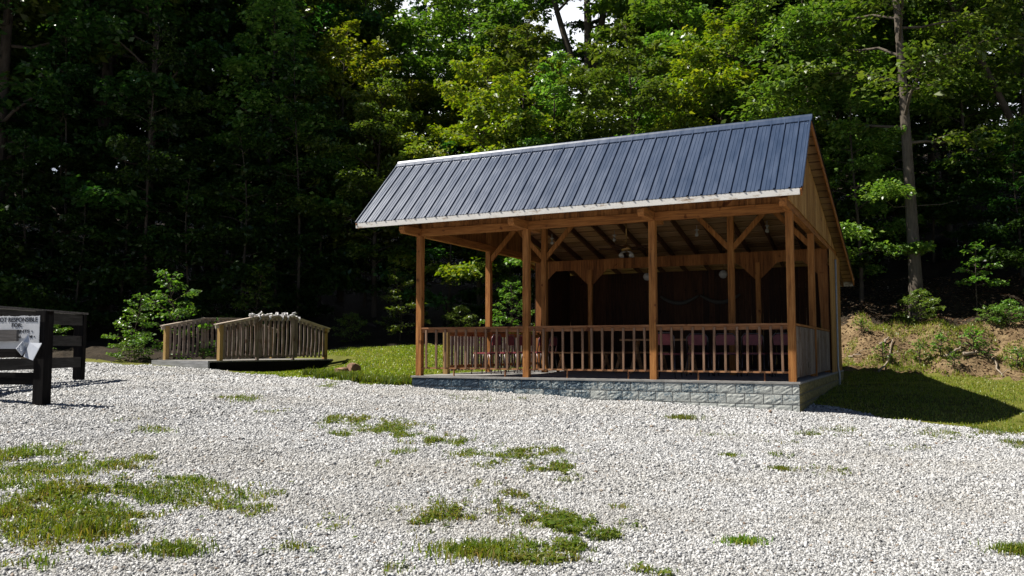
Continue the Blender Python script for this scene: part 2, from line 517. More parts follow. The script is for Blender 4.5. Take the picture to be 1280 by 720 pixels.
def build_terrain():
    xs = np.unique(np.r_[np.linspace(-400, -40, 13), np.linspace(-40, -16, 25), np.arange(-16, 18.01, .14), np.linspace(18, 45, 28), np.linspace(45, 400, 13)])
    ys = np.unique(np.r_[np.linspace(-300, -12, 9), np.linspace(-12, 3, 16), np.arange(3, 31.01, .14), np.linspace(31, 70, 50), np.linspace(70, 420, 16)])
    X, Y = np.meshgrid(xs, ys)
    Z = gz(X, Y)
    near = (np.abs(X) < 20) & (Y < 32) & (Y > 0)
    hm = hill_mask(X, Y)
    Z = Z + np.where(near, (vnoise(X, Y, .9, 1) - .5) * .04 + (vnoise(X, Y, .3, 2) - .5) * .02, 0)
    Z = Z + np.where(hm & near, (vnoise(X, Y, .7, 6) - .5) * .22 + (vnoise(X, Y, .28, 7) - .5) * .12, 0)
    nx, ny = len(xs), len(ys)
    V = np.c_[X.ravel(), Y.ravel(), Z.ravel()]
    i = (np.arange(ny - 1)[:, None] * nx + np.arange(nx - 1)[None]).ravel()
    Q = np.c_[i, i + 1, i + 1 + nx, i + nx]
    cx = V[Q, 0].mean(1); cy = V[Q, 1].mean(1)
    g = gravel_mask(cx, cy); h = hill_mask(cx, cy) & ~g; b = bank_mask(cx, cy) & ~g; h &= ~b; l = ~g & ~h & ~b
    for nm, msk, mt in (('gravel_lot', g, M_GRAVEL), ('lawn', l, M_LAWN), ('dirt_bank', b, M_BANK), ('forest_floor', h, M_FLOOR)):
        q = Q[msk]; used, inv = np.unique(q, return_inverse=True)
        o = np_mesh(nm, V[used], inv.reshape(q.shape), mt, smooth_=True)
        tag(o, kind='structure')


def ground_mat(name, cols, scale, fine, strength, dist):
    m, nt, b = mat(name, .9, .15)
    tc = N(nt, 'ShaderNodeTexCoord').outputs['Object']
    f = noise(nt, tc, scale, 6, .7); f2 = noise(nt, tc, fine, 3, .7)
    t = mathn(nt, 'ADD', mathn(nt, 'MULTIPLY', f, .6), mathn(nt, 'MULTIPLY', f2, .4))
    nt.links.new(ramp(nt, t, cols), b.inputs['Base Color'])
    bump(nt, b, mathn(nt, 'ADD', f, f2), strength, dist)
    return m


def gravel_mat():
    m, nt, b = mat('white_limestone_gravel', .8, .3)
    tc = N(nt, 'ShaderNodeTexCoord').outputs['Object']
    v = N(nt, 'ShaderNodeTexVoronoi', Scale=30.0); nt.links.new(tc, v.inputs['Vector'])
    sp = N(nt, 'ShaderNodeSeparateColor'); nt.links.new(v.outputs['Color'], sp.inputs[0])
    c = ramp(nt, sp.outputs[0], [(0, (.16, .156, .148)), (.35, (.27, .265, .255)), (1, (.42, .415, .40))])
    dirt = mathn(nt, 'ADD', mathn(nt, 'MULTIPLY', noise(nt, tc, .8, 5, .65), .55), mathn(nt, 'MULTIPLY', noise(nt, tc, 1.0, 3, .5, (.16, .75, 1)), .45))
    c = mix(nt, ramp(nt, dirt, [(.48, (0, 0, 0)), (.75, (.55, .55, .55))]), c, (.20, .18, .15))
    nt.links.new(c, b.inputs['Base Color'])
    bump(nt, b, mathn(nt, 'SUBTRACT', 1.0, v.outputs['Distance']), 1.0, .03)
    return m


M_GRAVEL = gravel_mat()
M_LAWN = ground_mat('short_lawn', [(.30, (.045, .050, .010)), (.5, (.105, .112, .018)), (.66, (.15, .135, .032)), (.8, (.15, .105, .045))], 1.3, 24, .7, .03)
M_BANK = ground_mat('raw_earth_bank', [(.28, (.04, .025, .013)), (.45, (.125, .083, .043)), (.58, (.24, .17, .09)), (.75, (.34, .265, .15))], 1.7, 14, 1.0, .06)
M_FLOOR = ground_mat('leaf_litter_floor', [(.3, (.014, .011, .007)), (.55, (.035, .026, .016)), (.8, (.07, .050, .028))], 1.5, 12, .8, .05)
build_terrain()

# weedy patches in the gravel: centre, half sizes on the ground, density
PATCH = [(60, 592, 95, 20, 1), (18, 570, 50, 14, 1), (120, 585, 60, 9, .8), (60, 625, 80, 12, .9), (250, 622, 95, 15, .9), (232, 602, 26, 7, .9), (300, 640, 50, 9, .8), (90, 640, 95, 16, .9), (110, 662, 60, 16, 1.1), (25, 665, 55, 20, 1), (35, 708, 60, 9, 1), (10, 640, 40, 20, .9),
         (212, 690, 40, 10, .9), (150, 690, 40, 8, .5), (135, 618, 60, 9, .7), (60, 690, 70, 6, .5),
         (440, 527, 40, 7, .6), (510, 545, 32, 6, .6), (640, 570, 44, 7, .6), (570, 570, 24, 6, .6), (700, 582, 18, 6, .5), (600, 583, 20, 4, .3), (560, 552, 16, 3, .3), (610, 556, 26, 4, .3), (655, 566, 60, 9, .35), (480, 535, 60, 10, .3),
         (506, 566, 20, 4, .8), (475, 582, 13, 4, .8), (430, 545, 16, 3, .8), (598, 607, 6, 5, .6), (620, 608, 8, 3, .6), (708, 600, 12, 7, .5), (705, 588, 14, 4, .6),
         (555, 640, 30, 14, .7), (530, 650, 14, 10, .4), (618, 630, 12, 5, .7), (650, 622, 14, 6, .8), (640, 640, 20, 6, .4), (710, 646, 28, 9, .8), (735, 662, 34, 8, .7), (690, 655, 12, 12, .4), (775, 632, 15, 4, .8), (770, 668, 16, 4, .5), (655, 650, 12, 8, .4), (490, 640, 30, 8, .3), (420, 650, 22, 10, .3), (440, 668, 10, 4, .3),
         (588, 690, 34, 12, 1.2), (560, 690, 22, 8, .5), (712, 686, 36, 7, 1.1), (655, 703, 50, 8, .8), (690, 700, 30, 6, .6), (495, 716, 20, 6, .6), (820, 716, 30, 6, .9), (345, 690, 16, 6, .3), (380, 688, 18, 5, .25),
         (295, 500, 40, 4, .6), (340, 515, 24, 3, .2), (190, 536, 34, 4, .8), (160, 526, 16, 3, .6), (180, 574, 14, 4, .9), (195, 590, 8, 3, .5),
         (900, 545, 24, 4, .35), (1010, 543, 26, 3, .3), (1060, 540, 30, 4, .3), (1180, 543, 36, 5, .4), (1240, 540, 30, 6, .7), (1270, 555, 18, 4, .6), (975, 570, 12, 4, .6), (1130, 560, 40, 4, .12), (1050, 590, 44, 5, .15), (975, 550, 40, 5, .15), (590, 500, 40, 4, .25), (410, 482, 14, 3, .5), (660, 500, 20, 2, .3), (830, 500, 20, 3, .2)]


_rp = random.Random(77)
_tr = [(425, 524), (500, 540), (560, 552), (650, 568), (708, 588), (640, 612), (560, 640), (620, 636), (700, 645), (760, 660), (700, 690), (600, 692)]
for _k in range(70):
    _i = _rp.randrange(len(_tr) - 1); _t = _rp.random(); _a, _b = _tr[_i], _tr[_i + 1]
    _y = _a[1] + (_b[1] - _a[1]) * _t + _rp.gauss(0, 9); _s = (_y - 430) / 200
    PATCH.append((_a[0] + (_b[0] - _a[0]) * _t + _rp.gauss(0, 22), _y, _rp.uniform(6, 20) * (.5 + _s), _rp.uniform(2, 5) * (.5 + _s), _rp.uniform(.15, .55)))


def _patches():
    P = np.array(PATCH, float)
    cx, cy = ground_at(P[:, 0], P[:, 1]); lx, _ = ground_at(P[:, 0] - P[:, 2], P[:, 1]); _, uy = ground_at(P[:, 0], P[:, 1] - P[:, 3])
    return np.c_[cx, cy, np.abs(cx - lx), np.abs(uy - cy), P[:, 4]]


PG = _patches()


def grass_field(x, y):
    f = np.zeros(len(x))
    for cx, cy, ax, ay, d in PG:
        k = (np.abs(x - cx) < 1.5 * ax) & (np.abs(y - cy) < 1.5 * ay)
        r2 = ((x[k] - cx) / ax) ** 2 + ((y[k] - cy) / ay) ** 2
        f[k] = np.maximum(f[k], (.62 + .38 * min(1, d)) * np.exp(-r2 * .75))
    n = vnoise(x, y, .34, 11) * .30 + vnoise(x, y, .13, 12) * .40 + vnoise(x, y, .05, 13) * .30
    return np.clip((f + (n - .5) * 1.65 - .43) * 2.6, 0, 1)


# ------------------------------------------------------------------ loose stones lying on the gravel
M_STONE = None


def stone_mat():
    m, nt, b = mat('limestone_chips', .7, .35)
    geo = N(nt, 'ShaderNodeNewGeometry')
    tc = N(nt, 'ShaderNodeTexCoord').outputs['Object']
    c = ramp(nt, geo.outputs['Random Per Island'], [(0, (.07, .07, .071)), (.17, (.205, .207, .208)), (.40, (.36, .36, .357)), (.975, (.59, .588, .58)), (.985, (.28, .23, .18)), (1, (.20, .14, .10))])
    dirt = mathn(nt, 'ADD', mathn(nt, 'MULTIPLY', noise(nt, tc, .8, 5, .65), .55), mathn(nt, 'MULTIPLY', noise(nt, tc, 1.0, 3, .5, (.16, .75, 1)), .45))
    c = mix(nt, ramp(nt, dirt, [(.46, (0, 0, 0)), (.72, (.6, .6, .6))]), c, (.30, .28, .24))
    nt.links.new(c, b.inputs['Base Color'])
    return m


def build_stones():
    pts = []
    # density falls off with distance, size grows a little
    for y0, y1, cell, size in ((3.8, 7.5, .0158, .0071), (7.5, 11, .0190, .0086), (11, 16.6, .0245, .0107), (16.6, 24, .036, .0148)):
        hw = .66
        xs = np.arange(-hw * y1, hw * y1, cell); ys = np.arange(y0, y1, cell)
        X, Y = np.meshgrid(xs, ys); X = X.ravel(); Y = Y.ravel()
        X = X + RNG.uniform(-.5, .5, X.shape) * cell; Y = Y + RNG.uniform(-.5, .5, Y.shape) * cell
        k = (np.abs(X) < hw * Y) & gravel_mask(X, Y, .30)
        u, s = to_us(X, Y)
        k &= ~((u > -.03) & (u < UL + .03) & (s > -.03))
        X, Y = X[k], Y[k]
        k = RNG.random(len(X)) > .85 * grass_field(X, Y); X, Y = X[k], Y[k]
        S = size * np.exp(np.clip(RNG.normal(0, .38, X.shape), -1.2, .95))
        pts.append(np.c_[X, Y, S])
    P = np.concatenate(pts); n = len(P)
    base = np.array([(-1, -1, -1), (1, -1, -1), (1, 1, -1), (-1, 1, -1), (-1, -1, 1), (1, -1, 1), (1, 1, 1), (-1, 1, 1)], float) * .72
    v = base[None] + RNG.uniform(-.42, .42, (n, 8, 3))
    v *= np.stack([np.ones(n) * 1.15, RNG.uniform(.65, 1.0, n), RNG.uniform(.45, .8, n)], 1)[:, None, :]
    # random rotation from random quaternions
    q = RNG.normal(size=(n, 4)); q[:, 1:3] *= .45; q /= np.linalg.norm(q, axis=1)[:, None]
    w_, x_, y_, z_ = q.T
    M = np.stack([1 - 2 * (y_ * y_ + z_ * z_), 2 * (x_ * y_ - z_ * w_), 2 * (x_ * z_ + y_ * w_),
                  2 * (x_ * y_ + z_ * w_), 1 - 2 * (x_ * x_ + z_ * z_), 2 * (y_ * z_ - x_ * w_),
                  2 * (x_ * z_ - y_ * w_), 2 * (y_ * z_ + x_ * w_), 1 - 2 * (x_ * x_ + y_ * y_)], 1).reshape(n, 3, 3)
    v = np.einsum('nij,nkj->nki', M, v) * P[:, 2][:, None, None]
    z = gz(P[:, 0], P[:, 1]) + (vnoise(P[:, 0], P[:, 1], .9, 1) - .5) * .04 + (vnoise(P[:, 0], P[:, 1], .3, 2) - .5) * .02
    v += np.stack([P[:, 0], P[:, 1], z + P[:, 2] * RNG.uniform(-.40, .35, n)], 1)[:, None, :]
    fq = np.array([(0, 3, 2, 1), (4, 5, 6, 7), (0, 1, 5, 4), (1, 2, 6, 5), (2, 3, 7, 6), (3, 0, 4, 7)])
    Q = (np.arange(n)[:, None, None] * 8 + fq[None]).reshape(-1, 4)
    o = np_mesh('gravel_stones', v.reshape(-1, 3), Q, stone_mat())
    tag(o, 'loose white and grey limestone chips covering the lot', 'gravel', kind='stuff')
    print('stones', n)


build_stones()

# ------------------------------------------------------------------ the picnic shelter (local x = -u, y = s, z from the slab top)
SH_BASE = FZ - .55
sh = empty('picnic_shelter', (AX, AY, SH_BASE), -TH, 'open timber picnic shelter with steep dark metal roof and railings on a block foundation', 'picnic shelter')
OFF = (0, 0, .55)
X0, X1 = -UL, 0.0
PIN = .107


def B(): return MB(OFF)


# foundation: rock-faced blocks in three courses, concrete slab on top
def rock_courses(mb, length, place, zs, bw, depth):
    """place(t, d, z) -> point; t along the wall, d outward relief"""
    for r in range(len(zs) - 1):
        z0, z1 = zs[r] + .006, zs[r + 1] - .006
        t = -bw * (.5 if r % 2 else 0)
        while t < length - .01:
            a, b_ = max(t + .006, 0), min(t + bw - .006, length)
            if b_ - a > .02:
                nx_, nz_ = max(3, int((b_ - a) / .045)), 5
                vs = []; fs = []
                for j in range(nz_ + 1):
                    for i in range(nx_ + 1):
                        e = (i in (0, nx_)) or (j in (0, nz_))
                        d = .004 if e else depth * random.uniform(.25, 1.0)
                        vs.append(place(a + (b_ - a) * i / nx_, d, z0 + (z1 - z0) * j / nz_))
                fs = [(j * (nx_ + 1) + i, j * (nx_ + 1) + i + 1, (j + 1) * (nx_ + 1) + i + 1, (j + 1) * (nx_ + 1) + i) for j in range(nz_) for i in range(nx_)]
                mb.add(vs, fs)
            t += bw


fb = B(); rock_courses(fb, UL, lambda t, d, z: (X0 + t, -d, z), [-.53, -.365, -.20, -.035], .30, .014)
fb.build('foundation_front', M_BLOCK, sh)
fs_ = B(); rock_courses(fs_, SL, lambda t, d, z: (d, t, z), [-.53, -.365, -.20, -.035], .40, .024)
fl_ = B(); rock_courses(fl_, SL, lambda t, d, z: (X0 - d, t, z), [-.53, -.365, -.20, -.035], .40, .024)
fl_.build('foundation_side', M_BLOCKS, sh)
fs_.build('foundation_side', M_BLOCKS, sh)
sb = B(); sb.box(X0 + .012, X1 - .012, .012, SL, -1.0, -.036); sb.box(X0 - .02, X1 + .02, -.02, SL + .02, -.034, 0)
sb.build('slab', M_CONC, sh)

ROOFL, ROOFR = -UL - .913, .19
YE, ZE, YR, ZR, YB, ZB = -.647, 3.031, .84, 4.516, 10.34, 2.371


def zroof(y): return ZE + (ZR - ZE) * (y - YE) / (YR - YE) if y < YR else ZR + (ZB - ZR) * (y - YR) / (YB - YR)


PW = .118
BZ = 2.772


def post(u, y, z1, z0=0, w=PW, material=W_POST, name='post'):
    b = B(); b.box(-u - w / 2, -u + w / 2, y - w / 2, y + w / 2, z0, z1); return b.build(name, material, sh)


FU = (UL - PIN, 4.854, 2.414, PIN)
for u in FU: post(u, PIN, BZ)
RU = (UL - PIN, 5.79, 1.65, PIN)
Y2, Y3 = 3.069, 5.861
for u in RU: post(u, Y2, 3.32 if u not in (RU[0], RU[3]) else BZ)
PU = (5.747, 1.595)
for u in PU: post(u, Y3, 2.53, w=.10)

# beams
for a, b_ in zip(FU[:-1], FU[1:]):
    m = B(); m.box(-a + .064, -b_ - .064, PIN - .075, PIN - .015, BZ + .003, BZ + .145); m.box(-a + .064, -b_ - .064, PIN + .015, PIN + .06, BZ + .003, BZ + .145)
    m.build('front_beam', W_BEAM, sh)
for u in FU:
    side = u in (FU[0], FU[3])
    m = B(); y0, y1 = YE + .06, (SL if side else .62)
    z1 = BZ + .150
    # the tie beam tapers under the eave
    poly = [(y0, BZ + .06), (y0 + .05, BZ), (y1, BZ), (y1, z1), (y0 + .12, z1), (y0, z1 - .03)]
    m.prism(poly, 0, -u - .058, -u + .058)
    m.build('tie_beam', W_BEAMY, sh)
m = B(); m.box(X0 + .05, X1 - .05, Y2 - .06, Y2 + .06, 3.323, 3.60); m.build('purlin_beam', W_BEAM, sh)
for u in RU[1:3]: post(u, Y2, 3.80, 3.602, .10, name='stub_post')
for u in (RU[0], RU[3]): post(u, Y2, 3.32, BZ + .168, .10, name='stub_post')
m = B(); m.box(X0 + .05, X1 - .05, YR - .03, YR + .03, 4.12, 4.34); m.build('ridge_beam', W_BEAM, sh)


def brace(u, y, dirx, z0=2.55, run=.66, top=3.322):
    b = B(); b.bar((-u + dirx * .02, y, z0), (-u + dirx * (run + .05), y, top - .02), .05, .10, (0, 0, 1)); return b.build('brace', W_POST, sh)


brace(RU[0], Y2, 1); brace(RU[1], Y2, 1); brace(RU[1], Y2, -1); brace(RU[2], Y2, 1); brace(RU[2], Y2, -1); brace(RU[3], Y2, -1)


# vertical board walls: each board an island of one wall mesh
def boards(name, along, fixed, a0, a1, zlo, zhi, material, bw=.14, th=.02, gap=.004, mb=None, skip=None):
    """along 'x' or 'y'; zlo / zhi are functions of the running coordinate"""
    mb_ = mb or B()
    t = a0
    while t < a1 - 1e-4:
        w_ = bw * random.uniform(.85, 1.12); t1 = min(t + w_, a1); j = random.uniform(-.0015, .0015)
        p, q = t + gap / 2, t1 - gap / 2
        f0, f1 = fixed - th / 2 + j, fixed + th / 2 + j
        za, zb, zc, zd = zlo(p), zlo(q), zhi(q), zhi(p)
        if zc - zb > .01 or zd - za > .01:
            if along == 'x':
                vs = [(p, f0, za), (q, f0, zb), (q, f0, zc), (p, f0, zd), (p, f1, za), (q, f1, zb), (q, f1, zc), (p, f1, zd)]
            else:
                vs = [(f0, p, za), (f0, q, zb), (f0, q, zc), (f0, p, zd), (f1, p, za), (f1, q, zb), (f1, q, zc), (f1, p, zd)]
            mb_.add(vs, [(0, 1, 2, 3), (7, 6, 5, 4), (0, 4, 5, 1), (1, 5, 6, 2), (2, 6, 7, 3), (3, 7, 4, 0)])
        t = t1
    if mb is None: return mb_.build(name, material, sh)


TOPD = .20     # roof build-up below the metal
# gable walls, right and left, above the side tie beams
zg = lambda y: zroof(y) - TOPD * (1.25 if y < YR else 1.0) + .03
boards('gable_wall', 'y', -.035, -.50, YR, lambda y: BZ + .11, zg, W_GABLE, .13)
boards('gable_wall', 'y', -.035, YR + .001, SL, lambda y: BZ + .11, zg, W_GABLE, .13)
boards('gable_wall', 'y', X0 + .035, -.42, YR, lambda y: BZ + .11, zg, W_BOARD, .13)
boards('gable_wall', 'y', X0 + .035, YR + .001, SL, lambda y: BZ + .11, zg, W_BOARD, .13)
# infill above the front beam
boards('front_infill', 'x', PIN - .04, X0 + .16, X1 - .16, lambda x: BZ + .148, lambda x: zroof(PIN) - TOPD * 1.3, W_BOARD, .13)


# partition with three chamfered openings
def part_lo(x):
    spans = [(-UL + .20, -PU[0] - .05), (-PU[0] + .05, -PU[1] - .05), (-PU[1] + .05, -.20)]
    for k, (a, b_) in enumerate(spans):
        if a <= x <= b_:
            c = .40
            return 2.53 - max(0, c - (x - a), c - (b_ - x)) * 1.0
    if x < -UL + .2 or x > -.2: return 0.0
    return 2.13


boards('partition_wall', 'x', Y3, X0 + .04, X1 - .06, part_lo, lambda x: 2.79, W_PART, .105)
# enclosed back room
for yy, nm in ((SL - .03, 'back_wall'),):
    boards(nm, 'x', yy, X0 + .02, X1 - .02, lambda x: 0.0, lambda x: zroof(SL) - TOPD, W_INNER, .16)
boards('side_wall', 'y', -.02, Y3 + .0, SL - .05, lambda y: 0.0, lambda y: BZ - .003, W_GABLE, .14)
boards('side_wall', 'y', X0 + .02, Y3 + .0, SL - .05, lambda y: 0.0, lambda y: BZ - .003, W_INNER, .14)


# railings: rails with balusters of their own
def railing(xa, xb, n, parent_name='railing'):
    r = B(); y = PIN
    r.box(xa, xb, y - .055, y + .055, .918, .95); r.box(xa, xb, y - .018, y + .018, .85, .916)
    r.box(xa, xb, y - .022, y + .022, .135, .165)
    k = max(1, round((xb - xa) / 1.1))
    for i in range(1, k + 1):
        xx = xa + (xb - xa) * (i - .35) / k
        r.box(xx - .01, xx + .01, y - .015, y + .015, 0, .133)
    ro = r.build('railing', W_RAIL, sh)
    for i in range(n):
        t = xa + (xb - xa) * (i + .5) / n + random.uniform(-.012, .012); b = B(); dx = random.uniform(-.012, .012)
        b.bar((t + dx, y - .036, .15), (t, y - .036, .90), .036, .034, (0, 1, 0)).build('baluster', W_BAL, ro)


railing(-FU[0] + .06, -FU[1] - .06, 10); railing(-FU[1] + .06, -FU[2] - .06, 12); railing(-FU[2] + .06, -FU[3] - .06, 12)


def board_rail(x, y0, y1, material):
    b = B(); b.box(x - .05, x + .05, y0, y1, .915, .95); b.box(x - .02, x + .02, y0, y1, .80, .90); b.box(x - .02, x + .02, y0, y1, .12, .18)
    ro = b.build('side_railing', W_BEAMY, sh)
    m_ = B(); t = y0 + .01; sx = .032 if x > -1 else -.032
    while t < y1 - .05:
        w_ = random.uniform(.085, .11); m_.box(x + sx - .009, x + sx + .009, t, min(t + w_, y1), .06, .905); t += w_ + (.016 if x > -1 else .05)
    m_.build('railing_board', material, ro)


board_rail(-PIN, PIN + .06, Y2 - .06, W_GREY); board_rail(-PIN, Y2 + .06, Y3 - .02, W_GREY)
board_rail(-FU[0], 1.22, Y2 - .06, W_GREY); board_rail(-FU[0], Y2 + .06, Y3 - .02, W_GREY)
post(FU[0], 1.15, .93, name='newel_post', material=W_TREAT, w=.11)

# roof
RT = .02
rf = B()


def slope_sheet(mb, ya, za, yb, zb, up):
    """ribbed steel panel: profile across x, swept along the slope"""
    n = Vector((0, -(zb - za), yb - ya)).normalized()
    if n.z < 0: n = -n
    prof = []; x = ROOFL; pitch = .2286
    while x < ROOFR - .02:
        a = x + .014
        prof += [(x - .018, 0), (x - .009, .026), (x + .009, .026), (x + .018, 0), (x + .075, 0), (x + .081, .005), (x + .092, .005), (x + .098, 0), (x + .135, 0), (x + .141, .005), (x + .152, .005), (x + .158, 0)]
        x += pitch
    prof += [(ROOFR - .012, 0), (ROOFR - .006, .026), (ROOFR + .012, .026), (ROOFR + .018, 0)]
    vs = [Vector((px, ya, za)) + n * h for px, h in prof] + [Vector((px, yb, zb)) + n * h for px, h in prof]
    k = len(prof)
    mb.add(vs, [(i, i + 1, k + i + 1, k + i) for i in range(k - 1)])
    mb.add([v - n * .006 for v in vs], [(k + i, k + i + 1, i + 1, i) for i in range(k - 1)])


slope_sheet(rf, YE - .025, ZE - .012, YR, ZR, 1); slope_sheet(rf, YR, ZR, YB + .03, ZB, 1)
roof = rf.build('roof', M_ROOF, sh)
rc = B()
n1 = Vector((0, -.707, .707)); n2 = Vector((0, .22, .975))
pr = [(YR - .125, ZR - .105), (YR - .125, ZR - .093), (YR - .045, ZR - .008), (YR - .018, ZR + .03), (YR, ZR + .040), (YR + .03, ZR + .035), (YR + .13, ZR + .012), (YR + .135, ZR - .010), (YR, ZR + .005)]
rc.prism(pr, 0, ROOFL - .02, ROOFR + .025); rc.build('ridge_cap', M_ROOF, roof)
# sheathing boards under the steel, purlin-wise: run across the building
sd = B()
L1 = math.hypot(YR - YE, ZR - ZE)
for k in range(9):
    a, b_ = k / 9, (k + .9) / 9
    sd.bar((ROOFL + .02, YE + (YR - YE) * (a + b_) / 2 + .021, ZE + (ZR - ZE) * (a + b_) / 2 - .021), (ROOFR - .02, YE + (YR - YE) * (a + b_) / 2 + .021, ZE + (ZR - ZE) * (a + b_) / 2 - .021), L1 * .1, .018, n1)
L2 = math.hypot(YB - YR, ZB - ZR); nb = 27
for k in range(nb):
    c = (k + .5) / nb
    sd.bar((ROOFL + .02, YR + (YB - YR) * c, ZR + (ZB - ZR) * c - .03), (ROOFR - .02, YR + (YB - YR) * c, ZR + (ZB - ZR) * c - .03), L2 / nb * .80, .018, n2)
sd.build('sheathing', W_DECK, roof)
# dark felt over the gaps
ud = B()
ud.bar((ROOFL + .03, (YE + YR) / 2 + .012, (ZE + ZR) / 2 - .012), (ROOFR - .03, (YE + YR) / 2 + .012, (ZE + ZR) / 2 - .012), L1 * .985, .004, n1)
ud.bar((ROOFL + .03, (YB + YR) / 2, (ZB + ZR) / 2 - .016), (ROOFR - .03, (YB + YR) / 2, (ZB + ZR) / 2 - .016), L2 * .995, .004, n2)
ud.build('underlay', simple('brown_felt', (.025, .016, .011), .9, .1), roof)
# rafters
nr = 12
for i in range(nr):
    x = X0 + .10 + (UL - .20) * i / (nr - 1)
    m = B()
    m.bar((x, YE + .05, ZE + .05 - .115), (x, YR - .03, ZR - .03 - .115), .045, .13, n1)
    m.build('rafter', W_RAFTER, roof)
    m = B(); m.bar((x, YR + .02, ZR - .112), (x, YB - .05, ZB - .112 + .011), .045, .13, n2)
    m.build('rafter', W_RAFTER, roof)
# right barge board and the left rake
for xx in (ROOFR - .012, ROOFL + .012):
    m = B(); m.bar((xx, YE, ZE - .085), (xx, YR, ZR - .085), .022, .12, n1); m.bar((xx, YR, ZR - .082), (xx, YB, ZB - .072), .022, .13, n2)
    m.build('barge_board', W_BEAMY, roof)
m = B(); m.box(ROOFL - .005, ROOFR - .03, YE - .022, YE + .003, ZE - .118, ZE - .016); m.build('fascia', W_FASCIA, roof)
m = B(); m.box(ROOFL, ROOFR - .03, YB - .02, YB, ZB - .15, ZB - .03); m.build('fascia', W_FASCIA, roof)
# conduit down the right wall
m = B(); m.tube([(.035, Y3 + .75, 2.6), (.035, Y3 + .75, .1), (.06, Y3 + .75, -.05), (.06, Y3 + .75, -.6)], .022, 8); m.build('conduit', M_PIPE, sh, True)

# ------------------------------------------------------------------ furniture and lights inside the shelter


def inside(x, y, z=0):
    X, Y = from_us(-x, y); return (X, Y, FZ + z)


def chair_proto(h=.82):
    t = empty('stacking_chair', (0, 0, 0))
    w_, d_ = .21, .20
    s_ = MB(); s_.box(-w_, w_, -d_, d_, .425, .455); s_.build('seat', M_MAROON, t)
    b = MB(); b.prism([(-.17, .60), (.17, .60), (.19, h - .06), (.12, h - .02), (-.12, h - .02), (-.19, h - .06)], 1, d_ + .02, d_ + .05); b.build('backrest', M_MAROON, t)
    f = MB()
    f.tube([(-.20, d_ + .0, .45), (-.205, d_ + .04, .66), (-.20, d_ + .05, h - .07), (-.14, d_ + .055, h), (.14, d_ + .055, h), (.20, d_ + .05, h - .07), (.205, d_ + .04, .66), (.20, d_ + .0, .45)], .012, 6)
    f.tube([(-.20, -d_ + .02, .42), (.20, -d_ + .02, .42)], .011, 6); f.tube([(-.2, -d_ + .02, .42), (-.2, d_, .42)], .011, 6); f.tube([(.2, -d_ + .02, .42), (.2, d_, .42)], .011, 6)
    f.build('frame', M_STEEL, t, True)
    for sx in (-1, 1):
        for sy in (-1, 1):
            l = MB(); l.tube([(sx * .195, sy * (d_ - .01), .43), (sx * .215, sy * (d_ + .04), 0)], .011, 6); l.build('leg', M_STEEL, t, True)
    return t


CH = chair_proto()
first = [True]


def chair(x, y, rz, label, group):
    o = CH if first[0] else copy_tree(CH)
    first[0] = False
    o.location = inside(x, y); o.rotation_euler = (0, 0, -TH + rz)
    return tag(o, label, 'chair', group)


chair(-2.42, .95, math.pi, 'lone steel framed chair standing close behind the second front post from the right', 'maroon chairs in the shelter')
for k, x in enumerate((-2.15, -1.62, -1.10, -.56)):
    chair(x, 2.35 + .05 * k, math.pi + random.uniform(-.06, .06), ('leftmost', 'second from the left', 'second from the right', 'rightmost')[k] + ' maroon chair of the row behind the right-hand front railing', 'maroon chairs in the shelter')
for k, y in enumerate((1.65, 2.25, 2.85, 3.45, 4.1, 4.7)):
    chair(-6.52 + random.uniform(-.03, .03), y, -math.pi / 2 + random.uniform(-.08, .08), ('nearest', 'second nearest', 'third nearest', 'fourth nearest', 'second farthest', 'farthest')[k] + ' sunlit maroon chair of the row along the left side railing', 'maroon chairs in the shelter')


def table_proto():
    t = empty('bench', (0, 0, 0))
    p = MB()
    for k in range(3): p.box(-.9, .9, -.19 + .13 * k, -.07 + .13 * k, .42, .455)
    p.build('bench_top', M_BENCH, t)
    for sx in (-.7, .7):
        l = MB(); l.bar((sx, -.18, .0), (sx, .14, .418), .04, .06, (1, 0, 0)); l.bar((sx + .045, .18, .0), (sx + .045, -.14, .418), .04, .06, (1, 0, 0)); l.build('leg', M_BENCH, t)
    return t


BE = table_proto()
tag(BE, 'plank bench with crossed legs in front of the narrow left arch', 'bench', 'plank benches in the shelter')
BE.location = inside(-5.05, 3.9); BE.rotation_euler = (0, 0, -TH)
b2 = copy_tree(BE); b2.location = inside(-4.35, 5.0); b2.rotation_euler = (0, 0, -TH)
tag(b2, 'plank bench with crossed legs standing before the wide middle arch', 'bench', 'plank benches in the shelter')
# picnic table deeper in the middle
pt = empty('picnic_table', inside(-3.25, 3.6), -TH, 'brown plank picnic table in the shade behind the middle front railing', 'table')
p = MB()
for k in range(5): p.box(-.85, .85, -.36 + .145 * k, -.225 + .145 * k, .70, .738)
p.build('tabletop', M_BENCH, pt)
for sx in (-.6, .6):
    l = MB(); l.bar((sx, -.33, 0), (sx, .20, .698), .04, .08, (1, 0, 0)); l.bar((sx + .045, .33, 0), (sx + .045, -.20, .698), .04, .08, (1, 0, 0)); l.build('leg', M_BENCH, pt)


def unproj_y(px, py, y):
    """point on the shelter's plane y = const seen at a picture point"""
    d = ray(px, py); o = Vector((0, 0, CAMZ))
    n = Vector((ST, CT, 0)); P = Vector((AX, AY, 0)) + n * y
    t = (P - o).dot(n) / d.dot(n)
    return o + d * t


